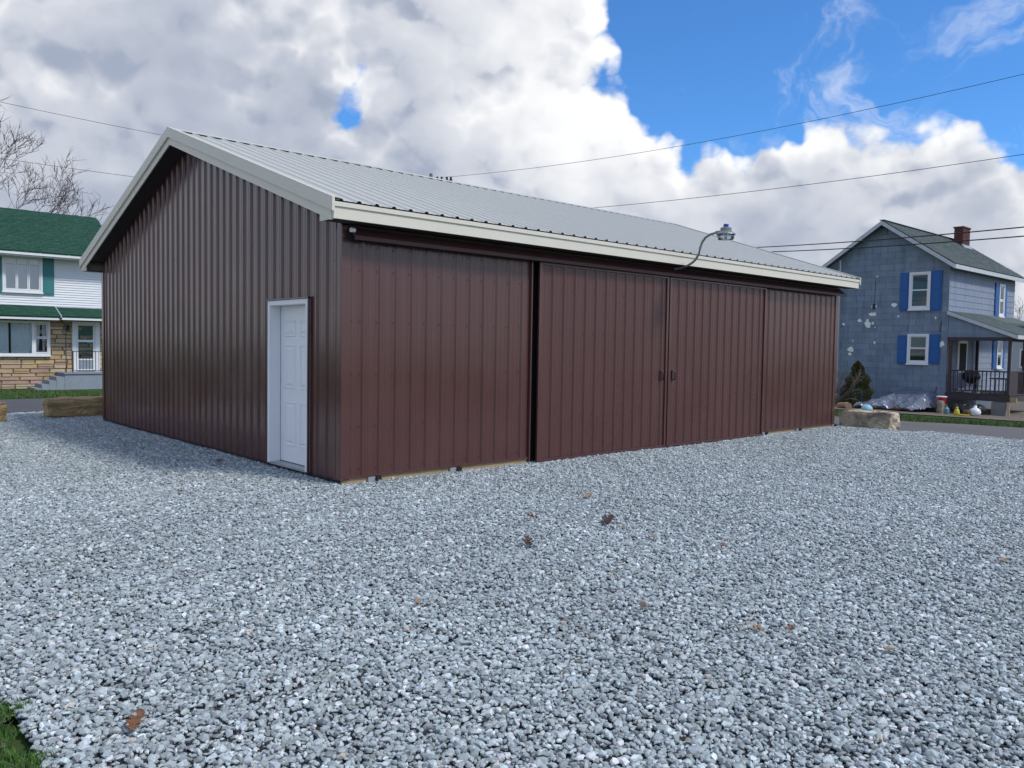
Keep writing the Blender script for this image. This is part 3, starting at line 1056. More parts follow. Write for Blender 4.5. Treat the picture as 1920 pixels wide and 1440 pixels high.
def leaf(x, y, size, rz, mt, label, curl, tilt):
    # oak outline: lobes along both sides of a midrib
    half = [(-.5, .02), (-.42, .05), (-.36, .17), (-.27, .20), (-.25, .09), (-.17, .09), (-.10, .27), (.0, .30), (.02, .12), (.10, .12), (.17, .27), (.27, .24),
            (.26, .10), (.34, .08), (.41, .16), (.46, .10), (.5, .0)]
    up = [(a, b) for a, b in half]
    dn = [(a, -b * 0.93) for a, b in half]
    vs, fs = [], []
    c, s = math.cos(rz), math.sin(rz)
    size *= 1.2
    z0 = float(gz(x, y)) + 0.024

    def place(a, b):
        z = curl * (b * b * 1.9 + a * a * 0.5) * size + tilt * a * size + 0.03 * size * math.sin(a * 17 + b * 9)
        a *= size
        b *= size
        return (x + a * c - b * s, y + a * s + b * c, z0 + z)
    for a, b in up:
        vs.append(place(a, 0))
        vs.append(place(a, b))
    for a, b in dn:
        vs.append(place(a, b))
    n = len(half)
    for i in range(n - 1):
        fs.append((2 * i, 2 * i + 2, 2 * i + 3, 2 * i + 1))
        fs.append((2 * i, 2 * n + i, 2 * n + i + 1, 2 * i + 2))
    mb = MB().add(vs, fs)
    mb.tube([place(-.5, 0), place(-.62, .03)], size * .012, 4)
    o = mb.build('fallen_leaf', mt)
    sol = o.modifiers.new('thickness', 'SOLIDIFY')
    sol.thickness = 0.0008
    return tag(o, label, 'leaf', 'fallen leaves on the gravel')


leaf(0.93, -3.24, 0.20, 0.5, LEAFM[0], 'largest dark brown oak leaf, lying before the sliding doors', 0.55, 0.05)
leaf(-0.26, -3.41, 0.14, 1.0, LEAFM[0], 'curled dark brown leaf left of the largest oak leaf', 1.1, 0.15)
leaf(0.47, -2.68, 0.11, 2.3, LEAFM[1], 'russet folded leaf just behind the curled dark leaf', 1.3, 0.2)
leaf(1.66, -2.32, 0.11, 0.2, LEAFM[2], 'pale tan leaf nearest the sliding doors', 0.9, 0.1)
leaf(0.80, -3.52, 0.06, 1.8, LEAFM[2], 'tiny tan leaf touching the largest oak leaf\'s right side', 0.8, 0.1)
leaf(0.72, -3.91, 0.07, 2.8, LEAFM[2], 'small dull tan leaf to the right of the largest oak leaf', 0.6, 0.1)
leaf(0.95, -4.46, 0.07, 0.9, LEAFM[1], 'small russet leaf in the middle right of the gravel', 0.9, 0.1)
leaf(2.02, -5.72, 0.08, 1.9, LEAFM[0], 'small dark leaf far right on the gravel', 0.7, 0.1)
leaf(2.28, -6.11, 0.07, 0.4, LEAFM[2], 'tan leaf fragment at the right edge of the photo', 0.7, 0.1)
leaf(-0.61, -5.70, 0.085, 2.0, LEAFM[2], 'bright orange tan curled leaf in the right foreground', 1.5, 0.2)
leaf(-0.46, -5.82, 0.06, 0.3, LEAFM[1], 'small leaf just right of the bright curled foreground leaf', 1.2, 0.1)
leaf(-0.33, -6.32, 0.065, 2.7, LEAFM[2], 'orange tan leaf lowest in the right foreground', 0.9, 0.1)
leaf(-3.65, -4.60, 0.115, 0.95, LEAFM[1], 'brown oak leaf alone in the bottom left foreground', 0.5, 0.1)
leaf(-1.82, -4.06, 0.06, 1.2, LEAFM[2], 'small pale leaf in the centre left of the gravel', 0.9, 0.1)
leaf(-0.78, -5.01, 0.06, 0.6, LEAFM[1], 'small russet leaf in the centre foreground gravel', 0.9, 0.1)
leaf(-1.62, 0.56, 0.10, 2.5, LEAFM[1], 'brown leaf lying out from the white walk-in door', 0.8, 0.1)
leaf(-0.42, 2.48, 0.11, 0.1, LEAFM[0], 'dark leaf by the foot of the gable wall left of the white door', 0.8, 0.1)

# ------------------------------------------------------------------ white house across the street (front faces -y at y = 31)
VINYL = mat('white_vinyl_siding', (0.74, 0.76, 0.78), 0.5, 0, 0.04, 1.0)
GREENSH = mat('green_asphalt_shingle', (0.026, 0.085, 0.058), 0.9, 0, 0.28, 9.0, 0.01, 60, 0.2, rnd=0.0, c2=(0.045, 0.11, 0.075), c2scale=14.0, c2lo=0.5, c2hi=0.6)
WHITEP = mat('white_trim_paint', (0.76, 0.77, 0.78), 0.45, 0, 0.04, 2)
TEAL = mat('teal_green_shutter', (0.035, 0.19, 0.19), 0.55, 0, 0.06, 4)
CURTAIN = mat('pale_curtain', (0.78, 0.86, 0.87), 0.8, 0, 0.05, 5)
BLINDM = mat('white_blind', (0.62, 0.66, 0.68), 0.7, 0, 0.05, 5)
DOORGREEN = mat('green_door_paint', (0.012, 0.17, 0.12), 0.4, 0, 0.06, 4)
IRON = mat('black_iron', (0.012, 0.012, 0.013), 0.5)
PAINTGREY = mat('grey_painted_masonry', (0.25, 0.29, 0.33), 0.8, 0, 0.12, 3, 0.004, 20)
VEN = [mat('veneer_stone_%s' % nm, c, 0.9, 0, 0.14, 6, 0.008, 25, 0.3, rnd=0.12) for nm, c in
       (('buff', (0.50, 0.38, 0.23)), ('cream', (0.54, 0.43, 0.29)), ('rose', (0.47, 0.32, 0.24)), ('tan', (0.47, 0.35, 0.24)), ('gold', (0.50, 0.36, 0.19)))]
MORTAR = mat('tan_mortar', (0.27, 0.20, 0.14), 0.95, 0, 0.15, 8)

HX0, HX1, HY = -4.5, 6.35, 31.0
wh = thing('white_house', (1.0, 34.0, -0.5), 'two-storey white house with green roof and tan stone ground floor', 'house')
MB().box(HX0, HX1, HY + 0.12, 38.0, -0.6, 5.25).build('core_wall', MORTAR, wh)
gp = [(HY + .12, 5.251), (38.0, 5.251), (34.5, 7.3)]
MB().prism(gp, lambda a, b: (HX0 + .01, a, b), lambda a, b: (HX1 - .01, a, b)).build('gable_wall', VINYL, wh)
# lapped siding on the upper floor: real clapboard profile
mb = MB()
z = 2.93
while z < 5.2:
    h = 0.104
    mb.hexa([(HX0 - .005, HY + .09, z), (HX1 + .005, HY + .09, z), (HX1 + .005, HY + .125, z), (HX0 - .005, HY + .125, z),
             (HX0 - .005, HY + .117, z + h), (HX1 + .005, HY + .117, z + h), (HX1 + .005, HY + .125, z + h), (HX0 - .005, HY + .125, z + h)])
    z += h + 0.0008
mb.build('siding', VINYL, wh)
mb = MB()
z = -0.4
while z < 5.2:
    mb.box(HX1 + .001, HX1 + .02, HY + .13, 38.0, z, z + .098)
    z += .104
mb.build('siding', VINYL, wh)


def shingle_roof(name, mt, parent, x0, x1, ye, ze, yr, zr_, course=0.14, tab=0.32, thick=0.012):
    """roof plane built from overlapping courses of shingles with slit tabs"""
    mb = MB()
    Ls = math.hypot(yr - ye, zr_ - ze)
    dy, dz = (yr - ye) / Ls, (zr_ - ze) / Ls
    ny, nz = -dz * (1 if dy > 0 else -1), abs(dy)
    nrow = int(Ls / course)
    for r in range(nrow + 1):
        s0, s1 = r * course, min(Ls, (r + 1) * course + .02)
        x = x0 - (r % 2) * tab * 0.5 - random.random() * .1
        while x < x1:
            a, b = max(x0, x), min(x1, x + tab - 0.008)
            if b - a > 0.02:
                t = thick * random.uniform(0.8, 1.5)

                def pt(xx, s, t_):
                    return (xx, ye + dy * s + ny * t_, ze + dz * s + nz * t_)
                e = random.uniform(-.008, .008)
                mb.add([pt(a, s0 + e, .002 + t), pt(b, s0 + e, .002 + t), pt(b, s1, .002 + .002), pt(a, s1, .002 + .002), pt(a, s0 + e, 0), pt(b, s0 + e, 0)],
                       [(0, 1, 2, 3), (4, 5, 1, 0), (4, 0, 3), (5, 2, 1)])
            x += tab
    o = mb.build(name, mt, parent)
    return o


rf = MB()
rf.prism([(30.45, 5.18), (34.5, 7.42), (38.55, 5.18), (38.55, 5.26), (34.5, 7.50), (30.45, 5.26)], lambda a, b: (HX0 - .3, a, b), lambda a, b: (HX1 + .22, a, b))
roof = rf.build('roof', GREENSH, wh)
sh = shingle_roof('shingles', GREENSH, roof, 0.6, HX1 + .23, 30.43, 5.262, 34.5, 7.503, 0.14, 0.30, 0.020)
sh['kind'] = 'stuff'
MB().box(HX0 - .3, HX1 + .22, 30.36, 30.46, 5.10, 5.19).build('gutter', WHITEP, wh)
gut = MB().box(HX0 - .3, HX1 + .22, 30.47, 30.50, 5.04, 5.20).build('fascia', WHITEP, wh)
MB().box(HX0 - .3, HX1 + .22, 30.505, 31.08, 5.19, 5.21).build('soffit', WHITEP, wh)
for x in (1.3, 2.3, 3.3, 4.4, 5.4, 6.3):
    MB().box(x, x + .03, 30.352, 30.47, 5.191, 5.21).build('gutter_strap', WHITEP, wh)

# upper window with three casements
def window_y(parent, x0, x1, z0, z1, y, fw, mt, sashes, name='window', depth=0.07):
    """window in a wall facing -y: frame with sashes; sashes = list of (x0,x1,z0,z1)"""
    f = MB()
    f.box(x0, x1, y - depth, y + .02, z1 - fw, z1).box(x0, x1, y - depth, y + .02, z0, z0 + fw)
    f.box(x0, x0 + fw, y - depth, y + .02, z0 + fw, z1 - fw).box(x1 - fw, x1, y - depth, y + .02, z0 + fw, z1 - fw)
    w = f.build(name, mt, parent)
    MB().box(x0 - .03, x1 + .03, y - depth - .03, y, z0 - .05, z0 - .001).build('sill', mt, w)
    for (a, b, c, d) in sashes:
        s = MB()
        t = .045
        yy = y - depth + .02
        s.box(a, b, yy, yy + .03, d - t, d).box(a, b, yy, yy + .03, c, c + t).box(a, a + t, yy, yy + .03, c + t, d - t).box(b - t, b, yy, yy + .03, c + t, d - t)
        s.build('sash', mt, w)
        MB().box(a + t, b - t, yy + .010, yy + .016, c + t, d - t).build('pane', PANE, w)
    MB().box(x0 + fw, x1 - fw, y + .021, y + .03, z0 + fw, z1 - fw).build('backing', DARKIN, w)
    return w


WY = HY + .09
w = window_y(wh, 2.045, 3.525, 3.58, 5.10, WY, 0.085, WHITEP, [(2.135, 2.565, 3.67, 5.01), (2.575, 2.995, 3.67, 5.01), (3.005, 3.435, 3.67, 5.01)])
for a in (2.18, 2.62, 3.05):
    MB().box(a, a + .34, WY - .022, WY - .018, 3.72, 4.97).build('blind', BLINDM, w)
    MB().box(a + .0, a + .34, WY - .0235, WY - .0225, 4.72, 4.735).build('blind_rail', IRON, w)


def shutter_y(parent, x0, x1, z0, z1, y, mt):
    s = MB().box(x0, x1, y - .035, y - .005, z0, z1).build('shutter', mt, parent)
    for (a, b) in ((z0 + .06, (z0 + z1) / 2 - .03), ((z0 + z1) / 2 + .03, z1 - .06)):
        MB().box(x0 + .05, x1 - .05, y - .045, y - .0351, a, b).build('shutter_panel', mt, s, bevel=.006)
    return s


shutter_y(wh, 3.535, 3.97, 3.50, 5.09, WY, TEAL)
shutter_y(wh, 1.62, 2.025, 3.50, 4.99, WY, TEAL)

# veneer stones on the ground floor
random.seed(5)
z = -0.52
row = 0
while z < 2.36:
    h = random.choice([0.15, 0.17, 0.19, 0.21])
    x = 0.6 - random.random() * 0.6
    while x < HX1:
        wd_ = random.choice([0.34, 0.5, 0.62, 0.75, 0.9, 1.05])
        a, b = max(0.5, x), min(HX1, x + wd_ - .007)
        z1 = z + h - .006
        # leave out what windows and door cover
        covered = (b < 3.7 and a > 0.9 and z > 0.86 and z1 < 2.4) or (a > 4.7 and b < 5.7 and z > 0.15)
        if b - a > 0.05 and not covered:
            parts = [(z, z1)]
            if h > 0.18 and random.random() < 0.35:
                parts = [(z, z + h * .45 - .008), (z + h * .45, z1)]
            for (c, d) in parts:
                ubox('veneer_stone', random.choice(VEN), (a, HY + .12 - random.uniform(.05, .085), c), (b, HY + .14, d), wh, 'chamfer_y')
        x += wd_
    z += h
# picture window with curtains, side sash
w = window_y(wh, 0.4, 3.78, 0.90, 2.36, HY + .06, 0.09, WHITEP, [(3.22, 3.68, 1.67, 2.26), (3.20, 3.70, 1.00, 1.66)], 'picture_window', 0.10)
MB().box(3.08, 3.20, HY - .04, HY + .07, 0.99, 2.27).build('mullion', WHITEP, w)
MB().box(0.5, 3.08, HY + .005, HY + .012, 0.99, 2.27).build('pane', PANE, w)
mb = MB()
vs, fs = [], []
k = 0
for xx in np.arange(0.5, 2.26, .02):
    vs += [(xx, HY + .045 + .014 * math.sin(xx * 46) + .008 * math.sin(xx * 19), 1.0), (xx, HY + .045 + .014 * math.sin(xx * 46) + .008 * math.sin(xx * 19), 2.26)]
nn_ = len(vs) // 2
fs = [(2 * i, 2 * i + 2, 2 * i + 3, 2 * i + 1) for i in range(nn_ - 1)]
MB().add(vs, fs).build('curtain', CURTAIN, w)
vs = []
for xx in np.arange(2.33, 3.08, .02):
    vs += [(xx, HY + .045 + .014 * math.sin(xx * 46 + 1) + .008 * math.sin(xx * 19), 1.0), (xx, HY + .045 + .014 * math.sin(xx * 46 + 1) + .008 * math.sin(xx * 19), 2.26)]
nn_ = len(vs) // 2
MB().add(vs, [(2 * i, 2 * i + 2, 2 * i + 3, 2 * i + 1) for i in range(nn_ - 1)]).build('curtain', CURTAIN, w)
for a in (3.26, 3.50):
    MB().hexa([(a, HY + .05, 1.05), (a + .08, HY + .05, 1.05), (a + .08, HY + .06, 1.05), (a, HY + .06, 1.05), (a - .02, HY + .05, 2.22), (a + .16, HY + .05, 2.22), (a + .16, HY + .06, 2.22), (a - .02, HY + .06, 2.22)]).build('curtain', BLINDM, w)
# pent roof between the storeys (two sections, the right one steps forward over the door)
for (x0, x1, ye, ze, tag_) in ((HX0, 4.0, 30.25, 2.50, 'a'), (4.02, HX1 + .1, 30.02, 2.52, 'b')):
    r2 = MB().prism([(ye, ze), (HY + .1, 2.93), (HY + .1, 2.99), (ye, ze + .06)], lambda a, b: (x0, a, b), lambda a, b: (x1, a, b)).build('pent_roof', GREENSH, wh)
    s2 = shingle_roof('shingles', GREENSH, r2, max(x0, 0.8), x1, ye - .02, ze + .063, HY + .09, 2.995, 0.12, 0.30, 0.018)
    s2['kind'] = 'stuff'
    MB().box(x0, x1, ye - .03, ye + .03, ze - .085, ze - .001).build('pent_fascia', WHITEP, wh)
    MB().box(x0 + .01, x1 - .01, ye + .031, HY + .06, ze - .07, ze - .05).build('pent_soffit', WHITEP, wh)
MB().prism([(30.02, 2.53), (30.25, 2.52), (HY + .1, 2.93), (HY + .1, 3.03), (30.02, 2.60)], lambda a, b: (4.001, a, b), lambda a, b: (4.018, a, b)).build('pent_cheek', WHITEP, wh)
# entrance: storm door over a green door
f = MB()
f.box(4.64, 4.80, HY - .02, HY + .11, 0.20, 2.40).box(5.56, 5.76, HY - .02, HY + .11, 0.20, 2.40).box(4.801, 5.559, HY - .02, HY + .11, 2.31, 2.40)
f.build('door_frame', WHITEP, wh)
dr_ = MB().box(4.81, 5.55, HY + .07, HY + .10, 0.22, 2.305).build('front_door', DOORGREEN, wh)
st = MB()
st.box(4.81, 4.88, HY - .0, HY + .03, 0.22, 2.305).box(5.48, 5.55, HY - .0, HY + .03, 0.22, 2.305)
for (a, b) in ((2.235, 2.305), (1.50, 1.60), (0.70, 0.76), (0.22, 0.30)):
    st.box(4.881, 5.479, HY - .0, HY + .03, a, b)
so = st.build('storm_door', WHITEP, wh)
MB().box(4.88, 5.48, HY + .012, HY + .018, 0.76, 2.235).build('pane', PANE, so)
MB().box(4.88, 5.48, HY + .010, HY + .022, 0.30, 0.70).build('kick_panel', PAINTGREY, so)
MB().box(5.13, 5.21, HY + .060, HY + .069, 1.62, 1.72).build('door_knocker', GALV, dr_)
# lantern by the door
ln = MB().box(4.40, 4.46, HY - .14, HY + .04, 1.95, 2.0).build('lantern', IRON, wh)
MB().lathe([(0.05, 0), (0.08, .22), (0.09, .24), (0.02, .34)], (4.43, HY - .18, 1.93), 6).build('lantern_body', IRON, ln)
# landing and steps
MB().box(4.02, HX1, 29.6, HY + .02, -0.60, 0.14).build('landing', PAINTGREY, wh)
MB().box(3.98, HX1 + .03, 29.55, HY + .02, 0.1405, 0.195).build('landing_slab', PAINTGREY, wh)
for i in range(4):
    MB().box(3.70 - i * 0.27, 3.979 - i * 0.27 if i else 4.018, 29.62, 30.9, -0.60, 0.03 - i * 0.155).build('step', PAINTGREY, wh)
# iron railing on the landing
rl = thing('porch_railing', (5.0, 29.75, 0.195), 'black iron railing on the grey landing of the white house', 'railing')
MB().box(4.36, HX1, 29.735, 29.765, 1.09, 1.12).build('top_rail', IRON, rl)
MB().box(4.36, HX1, 29.735, 29.765, 0.27, 0.295).build('bottom_rail', IRON, rl)
x = 4.37
while x < HX1:
    ubox('baluster', IRON, (x, 29.742, 0.2955), (x + .017, 29.758, 1.0895), rl)
    x += 0.125
for x in (4.34, 6.3):
    MB().box(x, x + .03, 29.735, 29.765, 0.196, 1.125).build('post', IRON, rl)
pp = thing('porch_post', (4.1, 29.78, 0.195), 'slim black iron post holding the pent roof by the front steps', 'post')
MB().box(4.09, 4.12, 29.765, 29.795, 0.196, 2.43).build('shaft', IRON, pp)
MB().tube([(4.105, 29.78, 1.9), (4.20, 29.78, 1.98), (4.32, 29.78, 1.92)], 0.025, 6).build('scroll', IRON, pp)
MB().tube([(4.105, 29.78, 1.84), (4.0, 29.78, 1.86), (3.97, 29.78, 1.95)], 0.018, 6).build('scroll', IRON, pp)

an = thing('tv_antenna', (6.0, 34.5, 7.5), 'thin rooftop antenna mast on the white house ridge', 'antenna')
MB().tube([(6.0, 34.5, 7.4), (5.97, 34.5, 8.72)], 0.018, 6).build('mast', GALV, an)
MB().tube([(5.55, 34.5, 8.66), (6.45, 34.5, 8.66)], 0.010, 5).build('boom', GALV, an)
for q in (5.6, 5.8, 6.15, 6.38):
    MB().tube([(q, 34.2, 8.66), (q, 34.8, 8.66)], 0.006, 4).build('element', GALV, an)
for sx in (-.35, .35):
    MB().tube([(5.985, 34.5, 7.95), (6.0 + sx, 34.5, 7.5)], 0.005, 4).build('guy_wire', GALV, an)

# ------------------------------------------------------------------ blue house (gable faces -x at x = 29.2)
def blue_mat(name, c, c2):
    return mat(name, c, 0.75, 0, 0.16, 2.2, 0.003, 30, 0.3, (1.0, 3.0, 0.35), 0.10, c2=c2, c2scale=1.1, c2lo=0.5, c2hi=0.75)


BLUESH = blue_mat('weathered_blue_shingle', (0.20, 0.255, 0.32), (0.115, 0.165, 0.235))
BLUESUNLIT = mat('weathered_blue_shingle_sunlit', (0.25, 0.29, 0.37), 0.75, 0, 0.16, 2.2, 0.003, 30, 0.3, (3.0, 1.0, 0.35), 0.0, c2=(0.20, 0.25, 0.34), c2scale=1.1, c2lo=0.45, c2hi=0.75)  # lighter copy of the shingle colour, with the side wall's sunlight put in
BLUESHUT = mat('bright_blue_shutter', (0.008, 0.10, 0.33), 0.5, 0, 0.06, 4)
GREYSH = mat('grey_green_asphalt_shingle', (0.115, 0.14, 0.135), 0.9, 0, 0.2, 7, 0.01, 50, 0.2)
OLDWHITE = mat('aged_white_trim', (0.52, 0.55, 0.58), 0.6, 0, 0.1, 4)
BARE = mat('bare_white_patch', (0.86, 0.86, 0.80), 0.8, 0, 0.08, 10)
BRICK = mat('dark_red_brick', (0.11, 0.040, 0.036), 0.9, 0, 0.25, 14, 0.004, 60)
PORCHWOOD = mat('weathered_dark_wood', (0.055, 0.045, 0.050), 0.85, 0, 0.3, 6, 0.003, 40)
PORCHRED = mat('reddish_porch_wood', (0.08, 0.045, 0.040), 0.85, 0, 0.3, 6, 0.003, 40)
BLOCK = mat('concrete_block', (0.20, 0.20, 0.19), 0.95, 0, 0.15, 8, 0.004, 50)
SHADEGREY = mat('slate_grey_wall', (0.13, 0.16, 0.20), 0.8, 0, 0.1, 3)

GX, BY0, BY1 = 29.2, 3.80, 8.92
BRID = (BY0 + BY1) / 2
BZE, BZR = 5.18, 6.92
bh = thing('blue_house', (33.0, 6.3, -0.66), 'weathered blue two-storey house with bright blue shutters and brick chimney', 'house')
MB().box(GX + .03, 37.3, BY0 + .03, BY1, -0.75, BZE).build('core_wall', SHADEGREY, bh)
MB().prism([(BY0 + .03, BZE + .001), (BY1, BZE + .001), (BRID, BZR)], lambda a, b: (GX + .03, a, b), lambda a, b: (37.3, a, b)).build('attic_wall', SHADEGREY, bh)


def clip_poly(poly, a, b, c):
    """keep a*y + b*z <= c"""
    out = []
    n = len(poly)
    for i in range(n):
        p, q = poly[i], poly[(i + 1) % n]
        dp, dq = a * p[0] + b * p[1] - c, a * q[0] + b * q[1] - c
        if dp <= 0:
            out.append(p)
        if dp * dq < 0:
            t = dp / (dp - dq)
            out.append((p[0] + (q[0] - p[0]) * t, p[1] + (q[1] - p[1]) * t))
    return out


slope_b = (BZR - BZE) / (BRID - BY0)
random.seed(21)
CH = 0.252
z = -0.28
r = 0
while z < BZR - .05:
    y = BY0 - (r % 2) * 0.3 - 0.004 * (r % 3)
    while y < BY1:
        a, b = max(BY0, y), min(BY1, y + 0.606)
        if b - a > 0.04:
            poly = [(a, z), (b, z), (b, z + CH), (a, z + CH)]
            full = len(poly)
            cl = clip_poly(poly, -slope_b, 1.0, BZE - slope_b * BY0)
            cl = clip_poly(cl, slope_b, 1.0, BZE + slope_b * BY1)
            if len(cl) >= 3:
                same = len(cl) == 4 and all(abs(u[0] - v[0]) + abs(u[1] - v[1]) < 1e-6 for u, v in zip(cl, poly))
                lap = random.uniform(.020, .026)
                if same:
                    ubox('siding_shingle', BLUESH, (GX + .03 - lap, a + .0025, z), (GX + .029, b - .0025, z + CH - .003), bh, 'lap_x')
                elif min(abs(u[1] - v[1]) for u in cl for v in cl if u is not v) >= 0 and max(u[1] for u in cl) - min(u[1] for u in cl) > .03:
                    MB().prism(cl, lambda p, q: (GX + .03 - lap + (q - z) / CH * lap * .5, p, q), lambda p, q: (GX + .029, p, q)).build('siding_shingle', BLUESH, bh)
        y += 0.61
    z += CH
    r += 1
# shingle courses of the side wall (faces -y), joined
mb = MB()
z = -0.28
r = 0
while z < BZE - .1:
    x = GX - (r % 2) * .3
    while x < 37.3:
        a, b = max(GX + .031, x), min(37.3, x + .605)
        if b - a > .05:
            mb.hexa([(a, BY0 + .004, z), (b, BY0 + .004, z), (b, BY0 + .029, z), (a, BY0 + .029, z),
                     (a, BY0 + .018, z + CH - .002), (b, BY0 + .018, z + CH - .002), (b, BY0 + .029, z + CH - .002), (a, BY0 + .029, z + CH - .002)])
        x += .61
    z += CH
    r += 1
mb.build('side_shingles', BLUESUNLIT, bh, kind='stuff')
MB().box(GX - .004, GX + .06, BY0 - .012, BY0 + .003, -0.28, BZE - .02).build('corner_board', BLUESUNLIT, bh)
MB().box(GX - .01, GX + .028, BY0, BY1, -0.46, -0.285).build('water_table', BLUESH, bh)
# white scars where shingles have chipped off
random.seed(3)
scars = [(6.79, 3.53, .034, .067), (6.62, 3.53, .033, .067), (6.76, 3.22, .156, .078), (7.29, 2.95, .103, .068), (6.97, 2.97, .056, .045), (6.95, 2.77, .147, .135),
         (6.73, 2.84, .045, .067), (6.64, 2.66, .033, .022), (7.99, 2.81, .071, .058), (5.89, 3.57, .118, .088), (5.70, 3.11, .032, .055), (7.56, 2.09, .035, .034),
         (6.63, 2.02, .045, .078), (7.64, 1.72, .151, .126), (7.67, 1.52, .07, .08), (4.26, 3.02, .03, .064), (3.98, 1.99, .089, .137), (6.62, 4.78, .033, .033)]
for (y, z, ry, rz_) in scars:
    poly = []
    n = 11
    for i in range(n):
        t = 2 * math.pi * i / n
        k = random.uniform(.66, 1.22)
        poly.append((y + math.cos(t) * ry * k, z + math.sin(t) * rz_ * k))
    MB().prism(poly, lambda p, q: (GX - .003, p, q), lambda p, q: (GX + .010, p, q)).build('bare_patch', BARE, bh)
MB().tube([(GX - .02, 6.705 + .05 * math.cos(t), 3.53 + .10 * math.sin(t)) for t in np.linspace(0, 2 * math.pi, 13)], .022, 6).build('cable_loop', IRON, bh)
MB().tube([(GX - .015, 4.02, 2.9), (GX - .015, 4.06, 2.55), (GX - .015, 4.05, 2.45)], .012, 5).build('wall_cable', IRON, bh)
MB().tube([(GX - .015, 4.12, 0.30), (GX - .015, 4.14, 0.10), (GX - .015, 4.30, -0.12)], .012, 5).build('wall_cable', IRON, bh)
MB().tube([(GX - .015, 6.66, 4.70), (GX - .015, 6.70, 3.64)], .008, 5).build('wall_cable', IRON, bh)

# gable vent
vt = MB().box(GX - .02, GX + .02, 6.27, 6.50, 6.50, 6.78).build('gable_vent', SHADEGREY, bh)
for i in range(5):
    MB().box(GX - .032, GX - .0201, 6.28, 6.49, 6.515 + i * .052, 6.545 + i * .052).build('slat', BLUESH, vt)

# roof with rake boards, eaves and shingles
ov = 0.30
yl_, yr_ = BY0 - ov, BY1 + ov
zl = BZE - ov * slope_b
for (ya, sgn) in ((yl_, 1), (yr_, -1)):
    MB().prism([(ya, zl + .02), (BRID, BZR + .02), (BRID, BZR + .13), (ya, zl + .13)], lambda p, q: (GX - .36, p, q), lambda p, q: (37.65, p, q)).build('roof_deck', GREYSH, bh)
    s_ = shingle_roof('shingles', GREYSH, bh, GX - .37, 37.66, ya - sgn * .02, zl + .132, BRID, BZR + .135, 0.145, 0.32, 0.016) if sgn > 0 else None
    if s_:
        s_['kind'] = 'stuff'
    MB().prism([(ya, zl - .06), (BRID, BZR - .06), (BRID, BZR + .10), (ya, zl + .10)], lambda p, q: (GX - .40, p, q), lambda p, q: (GX - .361, p, q)).build('rake_board', OLDWHITE, bh)
    MB().box(GX - .36, 37.65, min(ya, ya - sgn * .03), max(ya, ya - sgn * .03) - .001, zl - .06, zl + .10).build('eave_board', OLDWHITE, bh)
    MB().prism([(ya, zl - .05), (BY0 if sgn > 0 else BY1, BZE - .05), (BY0 if sgn > 0 else BY1, BZE - .03), (ya, zl - .03)], lambda p, q: (GX - .36, p, q), lambda p, q: (37.6, p, q)).build('eave_soffit', SHADEGREY, bh)
MB().box(GX - .38, 37.66, BRID - .1, BRID + .1, BZR + .135, BZR + .155).build('ridge_cap', GREYSH, bh)
# chimney of brick courses
ch = MB().box(36.10, 37.02, 5.72, 6.10, 6.2, 7.50).build('chimney', BRICK, bh)
zc_ = 6.22
rr_ = 0
while zc_ < 7.48:
    for i in range(4):
        a = 36.09 + i * .235 - (rr_ % 2) * .11
        ubox('brick', BRICK, (max(36.088, a), 5.708, zc_), (min(37.03, a + .222), 5.719, zc_ + .064), ch)
    for i in range(2):
        ubox('brick', BRICK, (36.086, 5.722 + i * .19, zc_), (36.099, 5.722 + i * .19 + .178, zc_ + .064), ch)
    zc_ += .078
    rr_ += 1
MB().box(36.06, 37.06, 5.68, 6.14, 7.50, 7.56).build('chimney_cap', BRICK, ch)
MB().prism([(5.60, zl + (5.60 - yl_) * slope_b + .15), (5.719, zl + (5.719 - yl_) * slope_b + .15), (5.719, zl + (5.719 - yl_) * slope_b + .25), (5.60, zl + (5.60 - yl_) * slope_b + .18)],
           lambda p, q: (36.02, p, q), lambda p, q: (37.10, p, q)).build('flashing', GALV, ch)


def window_x(parent, y0, y1, z0, z1, fw, mt, x=GX, name='window', blind=0.0):
    f = MB()
    d0, d1 = x - .075, x + .028
    f.box(d0, d1, y0, y1, z1 - fw, z1).box(d0, d1, y0, y1, z0, z0 + fw).box(d0, d1, y0, y0 + fw, z0 + fw, z1 - fw).box(d0, d1, y1 - fw, y1, z0 + fw, z1 - fw)
    w = f.build(name, mt, parent)
    MB().box(x - .105, x + .02, y0 - .02, y1 + .02, z0 - .055, z0 - .001).build('sill', mt, w)
    zm = (z0 + z1) / 2 + .01
    for k, (c, d) in enumerate(((zm - .001, z1 - fw), (z0 + fw, zm + .03))):
        xx = d0 + .018 - (0.0 if k else -.022)
        t = .042
        s = MB()
        s.box(xx, xx + .02, y0 + fw, y1 - fw, d - t, d).box(xx, xx + .02, y0 + fw, y1 - fw, c, c + t)
        s.box(xx, xx + .02, y0 + fw, y0 + fw + t, c + t, d - t).box(xx, xx + .02, y1 - fw - t, y1 - fw, c + t, d - t)
        so_ = s.build('sash', mt, w)
        MB().box(xx + .006, xx + .011, y0 + fw + t, y1 - fw - t, c + t, d - t).build('pane', PANE2, so_)
    MB().box(x + .015, x + .027, y0 + fw, y1 - fw, z0 + fw, z1 - fw).build('backing', DARKIN, w)
    if blind > 0:
        MB().box(x - .010, x - .004, y0 + fw + .01, y1 - fw - .01, z1 - fw - (z1 - z0) * blind, z1 - fw).build('blind', BLINDM, w)
    return w


